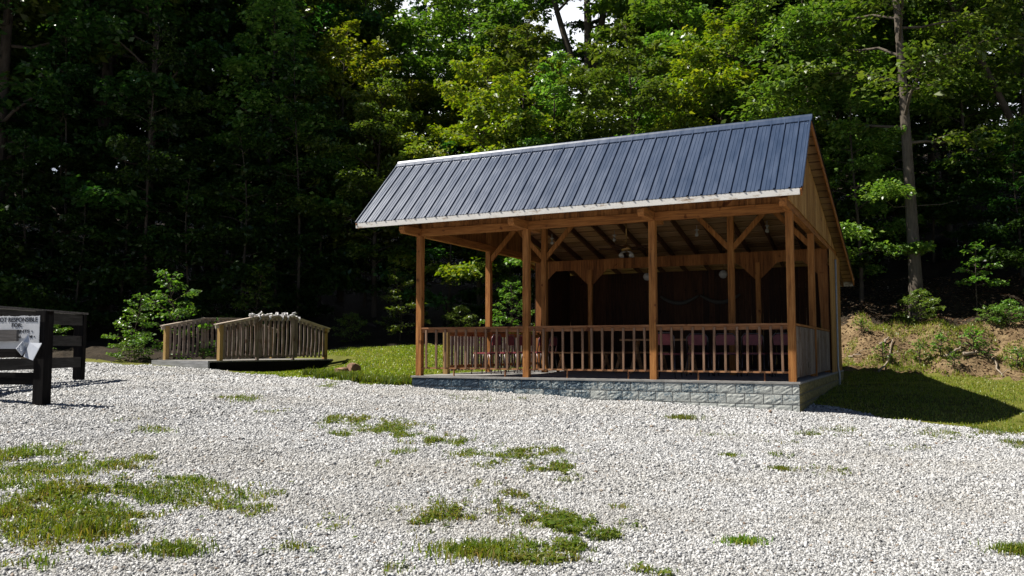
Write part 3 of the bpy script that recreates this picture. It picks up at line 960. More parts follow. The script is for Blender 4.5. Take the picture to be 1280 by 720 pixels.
for (px, py, lab) in ((690, 303, 'bare white bulb in its socket under the ceiling, leftmost of the four'), (768, 299, 'bare white bulb beside the ceiling fan'), (871, 293, 'bare white bulb between the two right front posts, left of its twin'), (959, 288, 'bare white bulb nearest the right end of the shelter')):
    yb = 1.2
    while yb < 5.6 and unproj_y(px, py, yb).z + .22 < FZ + zroof(yb) - .19: yb += .05
    p = unproj_y(px, py, yb)
    zt = FZ + zroof(yb) - .19
    e = empty('light_bulb', (p.x, p.y, p.z - .06), 0, lab, 'light bulb', 'bare bulbs under the ceiling')
    m = MB(); m.lathe((0, 0, 0), [(.005, 0), (.03, .012), (.045, .04), (.04, .07), (.02, .10)], 12); m.build('bulb', M_GLASS, e, True)
    m = MB(); m.lathe((0, 0, .10), [(.022, 0), (.024, .05), (.05, .055), (.05, .07)], 12); m.tube([(0, 0, .16), (0, 0, max(.17, zt - p.z + .06))], .008, 6); m.build('socket', M_GLASS, e, True)
for (px, py, lab) in ((904, 343, 'round white globe lamp hanging in the right half of the wide arch'), (809, 346, 'round white globe lamp half hidden by the second front post from the right')):
    p = unproj_y(px, py, 6.6); zt = FZ + zroof(6.6) - .19
    e = empty('globe_lamp', (p.x, p.y, p.z - .1), 0, lab, 'lamp', 'globe lamps in the back room')
    m = MB(); m.lathe((0, 0, 0), [(.01, 0), (.07, .02), (.105, .08), (.105, .12), (.07, .18), (.03, .20)], 16); m.build('globe', M_GLASS, e, True)
    m = MB(); m.tube([(0, 0, .2), (0, 0, max(.25, zt - p.z + .12))], .012, 6); m.build('stem', M_BRASS, e, True)
p = unproj_y(783, 311, 3.9); zt = FZ + zroof(3.9) - .19
fan = empty('ceiling_fan', (p.x, p.y, p.z), 0, 'ceiling fan with brown blades and small glass shades under the rafters', 'ceiling fan')
m = MB(); m.lathe((0, 0, -.06), [(.05, 0), (.11, .02), (.12, .10), (.06, .14), (.02, .16)], 14); m.tube([(0, 0, .08), (0, 0, max(.2, zt - p.z + .05))], .015, 6); m.build('motor', M_BRASS, fan, True)
for k in range(5):
    a = k * 2 * math.pi / 5 + .35; c, s_ = math.cos(a), math.sin(a)
    m = MB(); m.bar((c * .14, s_ * .14, .0), (c * .62, s_ * .62, .015), .13, .012, (0, .15, 1)); m.build('blade', W_INNER, fan)
for k in range(4):
    a = k * math.pi / 2 + .6; c, s_ = math.cos(a), math.sin(a)
    m = MB(); m.lathe((c * .16, s_ * .16, -.18), [(.06, 0), (.05, .05), (.02, .09)], 10); m.tube([(0, 0, -.05), (c * .16, s_ * .16, -.09)], .01, 6); m.build('glass_shade', M_GLASS, fan, True)
# swagged cloth along the back wall
for k, (xa, xb) in enumerate(((-4.6, -3.55), (-3.5, -2.45))):
    m = MB(); pts = []
    for i in range(13):
        t = i / 12; pts.append((xa + (xb - xa) * t, SL - .12, 1.95 - .20 * math.sin(math.pi * t)))
    m.tube(pts, [.03 + .025 * math.sin(math.pi * i / 12) for i in range(13)], 8)
    o = m.build('swag', M_CLOTH, None, True); o.location = (AX, AY, FZ); o.rotation_euler = (0, 0, -TH)
    tag(o, ('pale cloth swag on the back wall seen through the wide arch, the left one', 'pale cloth swag on the back wall seen through the wide arch, the right one')[k], 'drape', 'cloth swags on the back wall')

# ------------------------------------------------------------------ footbridge over the ditch
BO = Vector((-7.65, 22.0, 0)); BA = R(57)
BDZ = 1.27
br = empty('footbridge', (BO.x, BO.y, BDZ - .3), BA, 'small weathered wooden footbridge with peaked picket railings over a ditch', 'footbridge')
OB = (0, 0, .3)
BL, BW = 3.75, 2.3
m = MB(OB)
t = -.35
while t < BL + .25:
    m.box(t, t + .135, -.05, BW + .05, -.04, 0); t += .142
m.build('deck', wood('grey_deck_plank', (.15, .135, .12), (.25, .235, .21), (.36, .345, .32), 1, knots=False), br)
for y in (-.03, BW + .03):
    m = MB(OB); m.box(-.10, BL + .15, y - .03, y + .03, -.30, -.043); m.build('side_beam', W_DARK, br)
m = MB(OB); m.box(-.40, -.352, -.05, BW + .05, -.24, .0); m.build('end_board', wood('grey_end_board', (.13, .13, .13), (.22, .22, .22), (.32, .32, .32), 1, knots=False), br)
m = MB(OB); m.box(BL + .26, BL + .30, -.05, BW + .05, -.3, -.002); m.build('end_board', W_DARK, br)
TT = (0, 1.22, 2.5, BL); TZ = (.965, 1.19, 1.22, .94)


def rtop(t): return float(np.interp(t, (-.2,) + TT + (BL + .2,), (.93,) + TZ + (.90,)))


for side, y in (('near', 0.0), ('far', BW)):
    for k, t in enumerate(TT):
        m = MB(OB); pw = .055 if k in (0, 3) else .036; m.box(t - pw, t + pw, y - pw, y + pw, 0.001 if k in (0, 3) else -.12, TZ[k] - .03); m.build('post', W_TREAT if k in (0, 3) else W_GREY, br)
    m = MB(OB)
    pts = [(-.16, y, rtop(-.16)), (TT[1], y, TZ[1]), (TT[2], y, TZ[2]), (BL + .16, y, rtop(BL + .16))]
    for a, b_ in zip(pts[:-1], pts[1:]): m.bar(a, b_, .15, .03)
    for a, b_ in zip(pts[:-1], pts[1:]): m.bar(Vector(a) - Vector((0, 0, .07)), Vector(b_) - Vector((0, 0, .07)), .035, .08)
    ro = m.build('railing', W_TREATX, br)
    m = MB(OB); m.box(0, BL, y - .02, y + .02, .10, .14); m.build('bottom_rail', W_GREY, ro)
    for a, b_ in zip(TT[:-1], TT[1:]):
        n_ = 8
        for i in range(n_):
            t = a + (b_ - a) * (i + .6) / (n_ + .2); m = MB(OB); dx = random.uniform(-.014, .014); z1 = rtop(t) - .06
            yo = y - .03 if side == 'near' else y - .03
            wv = random.uniform(.062, .085)
            m.bar((t + dx, yo, .06 + random.uniform(-.02, .02)), (t - dx * .4, yo - .012, z1 * .55), .022, wv, (1, 0, 0))
            m.bar((t - dx * .4, yo - .012, z1 * .55), (t, yo, z1), .022, wv, (1, 0, 0))
            m.build('picket', W_GREY, ro)
# rope of white lights bundled over the near rail
m = MB(); pts = []
for i in range(120):
    t = .95 + 1.75 * i / 119 + .05 * math.sin(i * 1.9); a = i * .85
    sag = .05 * math.sin(i * .31) + .04 * math.sin(i * .77 + 1)
    pts.append((t, .045 * math.cos(a) + .03 * math.sin(i * .23), .3 + rtop(t) + .03 + max(-.012, sag) + .022 * math.sin(a)))
m.tube(pts, [.017 + .008 * (math.sin(i * .45) > .2) for i in range(120)], 6)
for t in (1.2, 1.55, 2.0, 2.2, 2.62):
    m.tube([(t, -.08, .3 + rtop(t) + .03), (t + .02, -.10, .3 + rtop(t) - .05), (t - .03, -.095, .3 + rtop(t) - .13), (t + .04, -.10, .3 + rtop(t) - .06), (t + .05, -.08, .3 + rtop(t) + .03)], .010, 6)
o = m.build('rope_lights', M_ROPE, None, True); o.location = br.location; o.rotation_euler = (0, 0, BA)
tag(o, 'tangled white rope lights bundled along the top rail of the footbridge', 'rope lights')

# ------------------------------------------------------------------ fences at the left edge
fx, fy = -6.36, 11.4; fz = gz1(fx, fy)
FA = R(-13)
nf = empty('plank_fence', (fx, fy, fz), FA, 'near black plank fence with a thick square post carrying the white sign', 'fence')
H = 2.10 - fz
m = MB(); m.box(-.078, .078, -.078, .078, -.25, H); m.build('post', W_DARKZ, nf)
m = MB(); m.box(-3.2, -3.01, -.095, .095, -.3, H); m.build('post', W_DARKZ, nf)
for z0, z1, xe in ((1.10, 1.265, -.1), (1.47, 1.63, -.1), (1.86, 2.03, -.1)):
    m = MB(); m.box(-3.4, xe, -.02, .02, z0 - fz, z1 - fz); m.build('plank', W_DARK, nf)
m = MB(); m.box(-3.4, -.30, -.155, -.115, 1.69 - fz, 1.845 - fz); m.build('broken_plank', W_FENCEG, nf)

a = Vector((-8.32, 16.0)); b = Vector((-8.42, 12.2)); az = gz1(a.x, a.y)
ff = empty('plank_fence', (a.x, a.y, az), 0, 'farther grey plank fence of three rails ending at a dark post on the gravel', 'fence')
m = MB(); m.box(-.02, .155, -.03, .09, -.25, 2.23 - az); m.build('post', W_DARKZ, ff)
m = MB(); m.box(b.x - a.x - .1, b.x - a.x + .1, b.y - a.y - .1, b.y - a.y + .1, -.4, 2.2 - az); m.build('post', W_DARKZ, ff)
for zc in (2.12, 1.73, 1.33):
    m = MB(); m.bar((.115, -.02, zc - az), (b.x - a.x + .125, b.y - a.y - 1.6, zc - az), .04, .19); m.build('plank', wood('weathered_fence_plank', (.016, .014, .013), (.034, .031, .030), (.075, .070, .068), 1), ff)
m = MB(); m.bar((.06, .10, 2.255 - az), (b.x - a.x + .06, b.y - a.y - 1.6, 2.255 - az), .24, .035); m.build('cap_rail', W_FENCEG, ff)

# the sign on the near fence


def fpt(px, py, Y): return Vector(((px - 640) / FPX * Y * .9965, Y, CAMZ)) + Vector((0, 0, 1)) * ((434.9 - py) / FPX * Y)


SY = fy - .082
p0 = fpt(-9, 436, SY); p1 = fpt(48.5, 394.5, SY)
W_, H_ = p1.x - p0.x, p1.z - p0.z
W0 = W_
while (p1.x - W_ * math.cos(FA)) / (SY - W_ * math.sin(FA)) > -649 / FPX * .9965: W_ += .002
KX = W_ / W0
sg = empty('warning_sign', (p1.x - W_ * math.cos(FA), SY - .012 - W_ * math.sin(FA), p0.z), FA, 'white warning sign with black lettering and a chipped top edge on the near fence', 'sign')
top = []
nn = 30
for i in range(nn + 1): top.append((W_ * (1 - i / nn), H_ - (.0 if i in (0, nn) else random.uniform(0, .012))))
m = MB(); m.prism([(0, 0), (W_, 0)] + top, 1, -.004, .004); m.build('board', M_SIGN, sg)


def text(body, cx, cz, size, sxs=1.0):
    cu = bpy.data.curves.new('lettering', 'FONT'); cu.body = body; cu.size = size; cu.align_x = 'CENTER'; cu.align_y = 'CENTER'
    cu.extrude = .0012; cu.offset = size * .018
    to = bpy.data.objects.new('lettering', cu); COL.objects.link(to)
    dg = bpy.context.evaluated_depsgraph_get(); me = bpy.data.meshes.new_from_object(to.evaluated_get(dg))
    bpy.data.objects.remove(to)
    me.materials.clear(); me.materials.append(M_INK)
    o = bpy.data.objects.new('lettering', me); COL.objects.link(o); o.parent = sg
    o.location = (cx, -.0065, cz); o.rotation_euler = (math.pi / 2, 0, 0); o.scale = (sxs, 1, 1)
    return o


K = SY / FPX
cxm = (20.5 + 9) * K * KX
text('NOT RESPONSIBLE', (20 + 9) * K * KX, H_ - (399.8 - 394.5) * K, .083, .80 * KX)
text('FOR:', cxm, H_ - (406.6 - 394.5) * K, .072, .95 * KX)
text('\u2022 ACCIDENTS \u2022', (19 + 9) * K * KX, H_ - (414.2 - 394.5) * K, .056, 1.25 * KX)
text('AL', (24 + 9) * K * KX, H_ - (421 - 394.5) * K, .056, 1.2)
text('M \u2022', (40 + 9) * K * KX, H_ - (421 - 394.5) * K, .056, 1.2)

# bent aluminium sheet caught on the broken plank
Yb = fy - .20


def sheet(quads):
    mb = MB()
    for q in quads:
        P = [fpt(x, y, Yb - d) for x, y, d in q]
        n = (P[1] - P[0]).cross(P[2] - P[0]).normalized() * .004
        k = len(P); vs = [p + n for p in P] + [p - n for p in P]
        mb.add(vs, [tuple(range(k)), tuple(range(2 * k - 1, k - 1, -1))] + [(i, k + i, k + (i + 1) % k, (i + 1) % k) for i in range(k)])
    return mb


m = sheet([[(27, 427, .02), (32.5, 437, -.02), (27, 444.5, .10), (19.5, 436, .16)],
           [(27, 427, .02), (34.5, 416.5, -.03), (37.5, 429, .0), (32.5, 437, -.02)],
           [(36.5, 428.5, .0), (51.5, 429, .03), (48, 436, .06), (41, 450.5, .10), (29.5, 446, .05), (32.5, 437, -.02)]])
o = m.build('bent_sheet', M_ALU); tag(o, 'bent shiny aluminium scrap hanging over the corner of the white sign', 'scrap metal')

# ------------------------------------------------------------------ trees
GOLD = 2.39996


def leaf_mesh(name, sprays, nleaf, size, material, parent, droop=.25, seed=0, aspect=.55):
    """sprays: (n, 8) rows of base xyz, direction xyz, half-width, weight"""
    rng = np.random.default_rng(seed)
    S = np.array(sprays, float); wgt = S[:, 7] / S[:, 7].sum()
    k = rng.choice(len(S), nleaf, p=wgt)
    t = rng.uniform(.05, 1.1, nleaf) ** .8
    d = S[k, 3:6]; L = np.linalg.norm(d, axis=1)[:, None]
    dn = d / L
    side = np.cross(dn, [0, 0, 1.0]); side /= np.maximum(np.linalg.norm(side, axis=1)[:, None], 1e-6)
    wd = S[k, 6] * (1.1 - .5 * np.abs(t - .45))
    off = rng.normal(0, .5, nleaf) * wd
    c = S[k, :3] + d * t[:, None] + side * off[:, None]
    c[:, 2] += rng.normal(0, .16, nleaf) * wd - droop * (np.abs(off) * .5 + .25 * t * L[:, 0])
    a = dn * rng.uniform(.2, 1, nleaf)[:, None] + side * np.sign(off)[:, None] * rng.uniform(.2, 1.1, nleaf)[:, None] + rng.normal(0, .35, (nleaf, 3))
    a[:, 2] -= .25
    a /= np.linalg.norm(a, axis=1)[:, None]
    n = np.array([0, 0, 1.0]) + rng.normal(0, .48, (nleaf, 3))
    b = np.cross(n, a); b /= np.maximum(np.linalg.norm(b, axis=1)[:, None], 1e-6)
    n = np.cross(a, b)
    l = size * np.exp(rng.normal(0, .25, nleaf))[:, None]
    v = np.stack([c - a * l * .5, c + b * l * aspect * .5 + n * l * .10, c + a * l * .5 - n * l * .06, c - b * l * aspect * .5 + n * l * .10], 1)
    q = np.arange(nleaf * 4).reshape(-1, 4)
    return np_mesh(name, v.reshape(-1, 3), q, material, parent)


def make_tree(name, seed, H, r0, lo, cr, nl, leaf, nleaf, lmat, bark=None, shape='round', lean=(0, 0), fork=None, flat=.5, sub=5, wig=.25, dead=0):
    """returns an Empty with a trunk (stem and limbs) and a crown"""
    rd = random.Random(seed)
    t = empty(name, (0, 0, 0))
    tb = MB(); sprays = []
    ph = [rd.uniform(0, 6.28) for _ in range(4)]

    def stem(z, k=0):
        f = z / H
        return Vector((lean[0] * f ** 1.3 + wig * math.sin(f * 4 + ph[0]) * f, lean[1] * f ** 1.3 + wig * math.sin(f * 3.3 + ph[1]) * f, z))
    pts = [stem(H * i / 14) for i in range(15)]
    rad = [max(.012, r0 * (1 - .93 * (i / 14)) * (1.35 if i == 0 else 1)) for i in range(15)]
    pts[0] = pts[0] - Vector((0, 0, .5))
    tb.tube(pts, rad, 9, False)
    stems = [(stem, r0, 0)]
    if fork:
        for (fzr, ax, ay, hr) in fork:
            z0 = H * fzr; base = stem(z0); He = H * hr

            def st2(z, base=base, z0=z0, ax=ax, ay=ay, He=He):
                f = max(0, (z - z0) / max(.01, He - z0)); return base + Vector((ax * f ** .8, ay * f ** .8, z - z0))
            tb.tube([st2(z0 + (He - z0) * i / 8) for i in range(9)], [r0 * (1 - .8 * fzr) * (1 - .85 * i / 8) * .85 + .012 for i in range(9)], 8, False)
            stems.append((st2, r0 * .7, z0))
    for i in range(nl):
        st, rr, zmin = stems[i % len(stems)] if len(stems) > 1 and rd.random() < .6 else stems[0]
        f = (i + rd.random()) / nl
        z = H * (lo + (.98 - lo) * f)
        if z < zmin + .3: st = stem
        if shape == 'round': prof = math.sin(math.pi * min(1, .18 + .82 * f)) ** .7
        elif shape == 'tall': prof = (1 - f) ** .5 * .8 + .2
        else: prof = 1 - .75 * f
        L = cr * max(.22, prof) * rd.uniform(.65, 1.15)
        az = i * GOLD + rd.uniform(-.5, .5); el = R(8 + 52 * f + rd.uniform(-10, 12))
        if shape == 'layer': el = R(6 + 26 * f + rd.uniform(-6, 8))
        b0 = st(z); dh = Vector((math.cos(az), math.sin(az), 0))
        P = [b0 + dh * (L * math.cos(el) * q) + Vector((0, 0, L * math.sin(el) * q * (1 - .35 * q) + rd.uniform(-.04, .04) * L)) for q in (0, .25, .5, .75, 1)]
        rl = max(.012, r0 * .34 * (1 - .7 * z / H) * min(1, L / 2.5))
        tb.tube(P, [rl * (1 - .8 * q) + .004 for q in (0, .25, .5, .75, 1)], 5, False)
        for s_ in range(sub):
            q = .3 + .7 * (s_ + rd.random() * .8) / sub; q = min(q, .98)
            k = int(q * 4); p = P[k].lerp(P[min(4, k + 1)], q * 4 - k)
            da = az + (1 if s_ % 2 else -1) * rd.uniform(.35, 1.15)
            l2 = L * rd.uniform(.28, .50) * (1.25 - .6 * q)
            d2 = Vector((math.cos(da), math.sin(da), rd.uniform(-.12, .35))) * l2
            tb.tube([p, p + d2 * .55 + Vector((0, 0, .03)), p + d2], [rl * .35 + .004, rl * .22 + .003, .003], 4, False)
            sprays.append((*p, *d2, flat * l2 + .12, l2 * (l2 + .4)))
        d3 = (P[4] - P[3]) * 1.3
        sprays.append((*P[3], *d3, flat * .5 * L * .5 + .12, (L * .35) * (L * .35 + .4)))
    for i in range(dead):
        z = H * rd.uniform(.12, lo + .1); az = rd.uniform(0, 6.28); L = rd.uniform(.6, 1.8); b0 = stem(z)
        e1 = b0 + Vector((math.cos(az) * L * .6, math.sin(az) * L * .6, rd.uniform(-.1, .3))); e2 = e1 + Vector((math.cos(az + .4) * L * .5, math.sin(az + .4) * L * .5, rd.uniform(-.25, .2)))
        tb.tube([b0, e1, e2], [.018, .011, .003], 4, False)
    sprays.append((*stem(H * .93), *(stem(H) - stem(H * .9)), .35, .3))
    tb.build('trunk', bark or BARK, t, True)
    leaf_mesh('crown', sprays, nleaf, leaf, lmat, t, seed=seed)
    return t


PROTO = {}


def kind(key, **kw):
    PROTO[key] = [kw, None]


def plant(key, x, y, label, cat='tree', group=None, sc=1.0, rot=0.0, dz=-.05, name=None, tilt=(0, 0)):
    kw, o = PROTO[key]
    if o is None:
        o = make_tree(**kw); PROTO[key][1] = o; t = o
    else: t = copy_tree(o)
    t.location = (x, y, gz1(x, y) + dz); t.scale = (sc, sc, sc); t.rotation_euler = (tilt[0], tilt[1], rot)
    if 'group' in t: del t['group']
    return tag(t, label, cat, group)


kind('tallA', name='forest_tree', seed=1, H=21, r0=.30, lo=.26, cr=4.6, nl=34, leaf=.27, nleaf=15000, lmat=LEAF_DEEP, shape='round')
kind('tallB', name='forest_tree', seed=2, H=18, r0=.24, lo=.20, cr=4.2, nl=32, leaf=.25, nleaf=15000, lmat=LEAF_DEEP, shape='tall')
kind('tallC', name='forest_tree', seed=3, H=23, r0=.33, lo=.34, cr=5.0, nl=32, leaf=.28, nleaf=14000, lmat=LEAF_MID, shape='round')
kind('midA', name='woodland_tree', seed=4, H=11.5, r0=.13, lo=.16, cr=3.4, nl=34, leaf=.17, nleaf=21000, lmat=LEAF_MID, shape='round')
kind('midB', name='woodland_tree', seed=5, H=10.5, r0=.12, lo=.14, cr=3.5, nl=32, leaf=.17, nleaf=21000, lmat=LEAF_YEL, shape='round')
kind('midC', name='woodland_tree', seed=6, H=12.5, r0=.14, lo=.15, cr=3.5, nl=36, leaf=.17, nleaf=21000, lmat=LEAF_BRIGHT, shape='tall')
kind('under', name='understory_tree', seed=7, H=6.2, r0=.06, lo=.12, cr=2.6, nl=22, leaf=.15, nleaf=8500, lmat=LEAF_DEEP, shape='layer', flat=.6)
kind('beech', name='understory_tree', seed=8, H=8.5, r0=.08, lo=.14, cr=3.1, nl=26, leaf=.15, nleaf=13000, lmat=LEAF_BRIGHT, shape='layer', flat=.6)
kind('slim', name='slender_tree', seed=9, H=12, r0=.085, lo=.42, cr=2.3, nl=20, leaf=.15, nleaf=8500, lmat=LEAF_DEEP, shape='tall', dead=9)
kind('slimB', name='slender_tree', seed=19, H=11, r0=.07, lo=.38, cr=2.0, nl=18, leaf=.15, nleaf=7500, lmat=LEAF_DEEP, shape='round', dead=6)


def X_at(px, Y): return (px - 640) / FPX * Y


rt = random.Random(5)
DEEP = 'tall trees deep in the wood'
# dense back rows on the hill
rows = []
for Y, step in ((39, 4.6), (46, 5.4), (54, 6.5), (63, 8)):
    x = -.66 * Y - 12
    while x < .66 * Y + 8:
        rows.append((x + rt.uniform(-1.4, 1.4), Y + rt.uniform(-2, 2))); x += step
for x, y in rows:
    px = 640 + x / y * FPX
    gap = abs(px - 530) < 8 + 2.3 / y * FPX or abs(px - 736) < 14 + 3.3 / y * FPX
    if gap: continue
    plant(rt.choice(('tallA', 'tallB', 'tallC')), x, y, 'tall dark forest tree standing deep in the wood behind the clearing', 'tree', DEEP, rt.uniform(.85, 1.1), rt.uniform(0, 6.28))

for k in range(16):
    y = 40 + (k % 4) * 3.2 + rt.uniform(-1, 1); x = -.62 * y - 3 + k * 1.75 * y / 44
    if 640 + x / y * FPX > 440: continue
    plant(('tallB', 'tallA')[k % 2], x, y, 'tall dark forest tree standing deep in the wood behind the clearing', 'tree', DEEP, rt.uniform(.7, .95), rt.uniform(0, 6.28))
# left: tall wood close behind the gravel, in its own shade
LG = 'trees of the dark wood on the left'
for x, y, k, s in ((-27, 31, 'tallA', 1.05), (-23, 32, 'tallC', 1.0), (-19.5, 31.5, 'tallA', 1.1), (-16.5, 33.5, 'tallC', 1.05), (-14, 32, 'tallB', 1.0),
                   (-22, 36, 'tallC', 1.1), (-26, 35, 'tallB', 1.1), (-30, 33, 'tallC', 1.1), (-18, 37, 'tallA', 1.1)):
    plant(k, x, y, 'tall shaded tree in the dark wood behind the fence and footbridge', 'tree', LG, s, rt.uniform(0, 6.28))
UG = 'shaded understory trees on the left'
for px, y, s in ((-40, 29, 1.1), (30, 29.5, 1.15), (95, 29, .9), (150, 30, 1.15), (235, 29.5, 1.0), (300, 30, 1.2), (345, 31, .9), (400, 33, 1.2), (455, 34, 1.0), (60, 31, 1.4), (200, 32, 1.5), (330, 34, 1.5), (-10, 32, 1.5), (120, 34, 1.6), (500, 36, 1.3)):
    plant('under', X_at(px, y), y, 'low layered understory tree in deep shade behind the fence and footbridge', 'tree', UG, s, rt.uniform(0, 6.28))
plant('slim', X_at(181, 29.5), 29.5, 'slender pale grey tree with bare side twigs at the front of the dark left wood', 'tree', None, .95, 1.0)
plant('slimB', X_at(371, 31), 31, 'thin pale straight tree right of the footbridge in the dark wood', 'tree', None, 1.0, 2.0)
plant('slimB', X_at(75, 31), 31, 'thin pale tree in the dark wood above the far fence', 'tree', None, 1.05, 4.0)

# centre: sunlit mid-height trees behind the shelter
plant('midC', X_at(330, 33), 33, 'blue green tree catching sun at its top left of the yellowing trees', 'tree', None, 1.12, .4)
plant('midB', X_at(425, 35), 35, 'yellowing tree between the dark left wood and the shelter roof', 'tree', None, 1.12, .9)
plant('midB', X_at(500, 37), 37, 'yellowing tree above the left end of the shelter roof', 'tree', None, .98, 2.6)
plant('midA', X_at(468, 32.5), 32.5, 'half shaded green tree left of the shelter roof', 'tree', None, .85, 3.3)
plant('midB', X_at(600, 31.5), 31.5, 'bushy yellow green tree standing just over the middle left of the roof', 'tree', None, .98, 5.0)
plant('midA', X_at(655, 34), 34, 'green tree left of the forked trunk behind the roof', 'tree', None, 1.05, 1.7)
plant('midC', X_at(700, 30.5), 30.5, 'fresh green tree in front of the forked trunk', 'tree', None, .80, 2.9)
plant('midA', X_at(790, 31), 31, 'green tree right of the forked trunk above the roof', 'tree', None, .92, 4.4)
plant('midC', X_at(850, 34), 34, 'fresh green tall tree behind the right half of the roof', 'tree', None, 1.10, .2)
plant('midB', X_at(905, 30), 30, 'yellow green tree near the right end of the ridge', 'tree', None, .95, 3.9)
plant('midA', X_at(960, 29), 29, 'sunlit green tree behind the ridge end of the shelter', 'tree', None, 1.05, 5.5)
plant('midC', X_at(1020, 31), 31, 'fresh green tree just right of the roof peak', 'tree', None, 1.05, 1.2)
kind('twin', name='forked_tree', seed=21, H=22, r0=.36, lo=.55, cr=4.2, nl=22, leaf=.24, nleaf=7000, lmat=LEAF_DEEP, shape='round', fork=[(.42, 2.0, .3, 1.0), (.40, -2.6, .5, .8)], wig=.12)
plant('twin', X_at(737, 40), 40, 'tall dark forked trunk against a gap of white sky above the roof', 'tree', None, 1.0, .1)
kind('pole', name='tall_trunk_tree', seed=22, H=20, r0=.22, lo=.50, cr=3.6, nl=22, leaf=.24, nleaf=8000, lmat=LEAF_MID, shape='tall', wig=.3)
plant('tallB', X_at(522, 47), 47, 'tall dark forest tree standing deep in the wood behind the clearing', 'tree', DEEP, .82, 1.0)
plant('pole', X_at(925, 33.5), 33.5, 'tall dark straight trunk rising behind the right part of the roof', 'tree', None, 1.0, .5)
plant('pole', X_at(962, 36), 36, 'thick dark trunk at the top edge right of the straight trunk', 'tree', None, 1.1, 2.5)

for px, Y, k, sc in ((395, 41, 'midC', 1.5), (450, 42, 'midA', 1.4), (585, 40, 'midA', 1.35), (630, 43, 'midC', 1.5), (655, 39, 'midB', 1.1), (812, 41, 'midA', 1.3), (840, 44, 'midC', 1.5), (880, 40, 'midA', 1.4), (930, 43, 'midC', 1.5), (985, 41, 'midA', 1.5), (530, 41, 'midA', .95), (740, 44, 'midA', .62), (1040, 40, 'midC', 1.5), (1100, 42, 'midA', 1.5)):
    plant(k, X_at(px, Y), Y, 'leafy forest tree filling the slope above the roof of the shelter', 'tree', 'leafy trees on the slope above the roof', sc, rt.uniform(0, 6.28))
# right: big trunk, layered sprays, leaning stem
kind('big', name='big_tree', seed=23, H=19, r0=.20, lo=.27, cr=4.0, nl=30, leaf=.18, nleaf=14000, lmat=LEAF_MID, bark=BARKM, shape='round', lean=(-.7, .3), wig=.15, dead=5)
plant('big', X_at(1147, 25.4), 25.4, 'big pale grey trunk on top of the bank right of the shelter', 'tree', None, 1.0, 0)
kind('leaner', name='leaning_tree', seed=24, H=15, r0=.17, lo=.5, cr=3.2, nl=20, leaf=.17, nleaf=8000, lmat=LEAF_MID, shape='round', lean=(-6.5, .6), wig=.3)
plant('leaner', X_at(1330, 28.5), 28.5, 'long stem leaning to the left across the upper right of the wood', 'tree', None, 1.0, 0)
plant('beech', X_at(1078, 26.7), 26.7, 'sunlit tree with layered sprays beside the right gable', 'tree', None, .88, .7)
plant('beech', X_at(1050, 31.5), 31.5, 'layered leafy tree behind the right gable, taller and farther back', 'tree', None, 1.25, 3.1)
plant('beech', X_at(1210, 29.5), 29.5, 'layered leafy tree in half shade right of the big pale trunk', 'tree', None, 1.15, 5.0)
plant('midA', X_at(1290, 30.5), 30.5, 'shaded green tree at the right edge of the wood', 'tree', None, 1.1, 3.0)
plant('midA', X_at(1190, 33), 33, 'tree in deep shade behind the big pale trunk', 'tree', None, 1.15, 1.0)
RG = 'shaded understory trees on the right'
for px, y, s in ((1120, 31, 1.0), (1235, 27.5, .75), (1280, 26.5, .8), (1170, 29.5, .9), (1020, 28, .9), (940, 29.5, .9), (860, 29, 1.0), (560, 31.5, 1.1), (1340, 24, .9), (640, 30.5, .8), (735, 30, .9)):
    plant('under', X_at(px, y), y, 'low layered understory tree in shade along the top of the bank behind the shelter', 'tree', RG, s, rt.uniform(0, 6.28))

# shrubs and saplings
kind('shrub', name='shrub', seed=31, H=1.25, r0=.02, lo=.05, cr=.85, nl=22, leaf=.085, nleaf=1500, lmat=LEAF_BRIGHT, shape='round', flat=.5, sub=3, wig=.08)
kind('bush', name='bush', seed=32, H=2.7, r0=.03, lo=.08, cr=1.35, nl=24, leaf=.11, nleaf=1700, lmat=LEAF_MID, shape='tall', flat=.4, sub=3, wig=.2)
kind('sapling', name='sapling', seed=33, H=2.1, r0=.022, lo=.38, cr=.95, nl=12, leaf=.11, nleaf=650, lmat=LEAF_BRIGHT, shape='layer', flat=.5, sub=3, wig=.06)
plant('bush', X_at(218, 24.4), 24.4, 'open tall bush with sunlit tips beside the left end of the footbridge', 'bush', None, .98, 0)
plant('bush', X_at(170, 23.8), 23.8, 'rounder bush between the far fence and the footbridge', 'bush', None, .68, 2)
plant('shrub', X_at(163, 23.7), 23.7, 'small pale sunlit shrub at the gravel edge left of the footbridge', 'shrub', None, .55, 1)
plant('bush', X_at(640, 27.6), 27.6, 'sunlit bush seen through the open left side of the shelter', 'bush', None, .82, 4)
plant('shrub', X_at(1150, 24.6), 24.6, 'bright leafy shrub at the foot of the big pale trunk', 'shrub', None, .80, 0)
plant('sapling', X_at(1222, 24.6), 24.6, 'thin dark stemmed sapling on the bank near the right edge', 'sapling', None, 1.0, 0)

# ------------------------------------------------------------------ grass, weeds, litter, rocks and dead branches


def terr(x, y):
    x = np.asarray(x, float); y = np.asarray(y, float)
    z = gz(x, y) + (vnoise(x, y, .9, 1) - .5) * .04 + (vnoise(x, y, .3, 2) - .5) * .02
    return z + np.where(hill_mask(x, y), (vnoise(x, y, .7, 6) - .5) * .22 + (vnoise(x, y, .28, 7) - .5) * .12, 0)


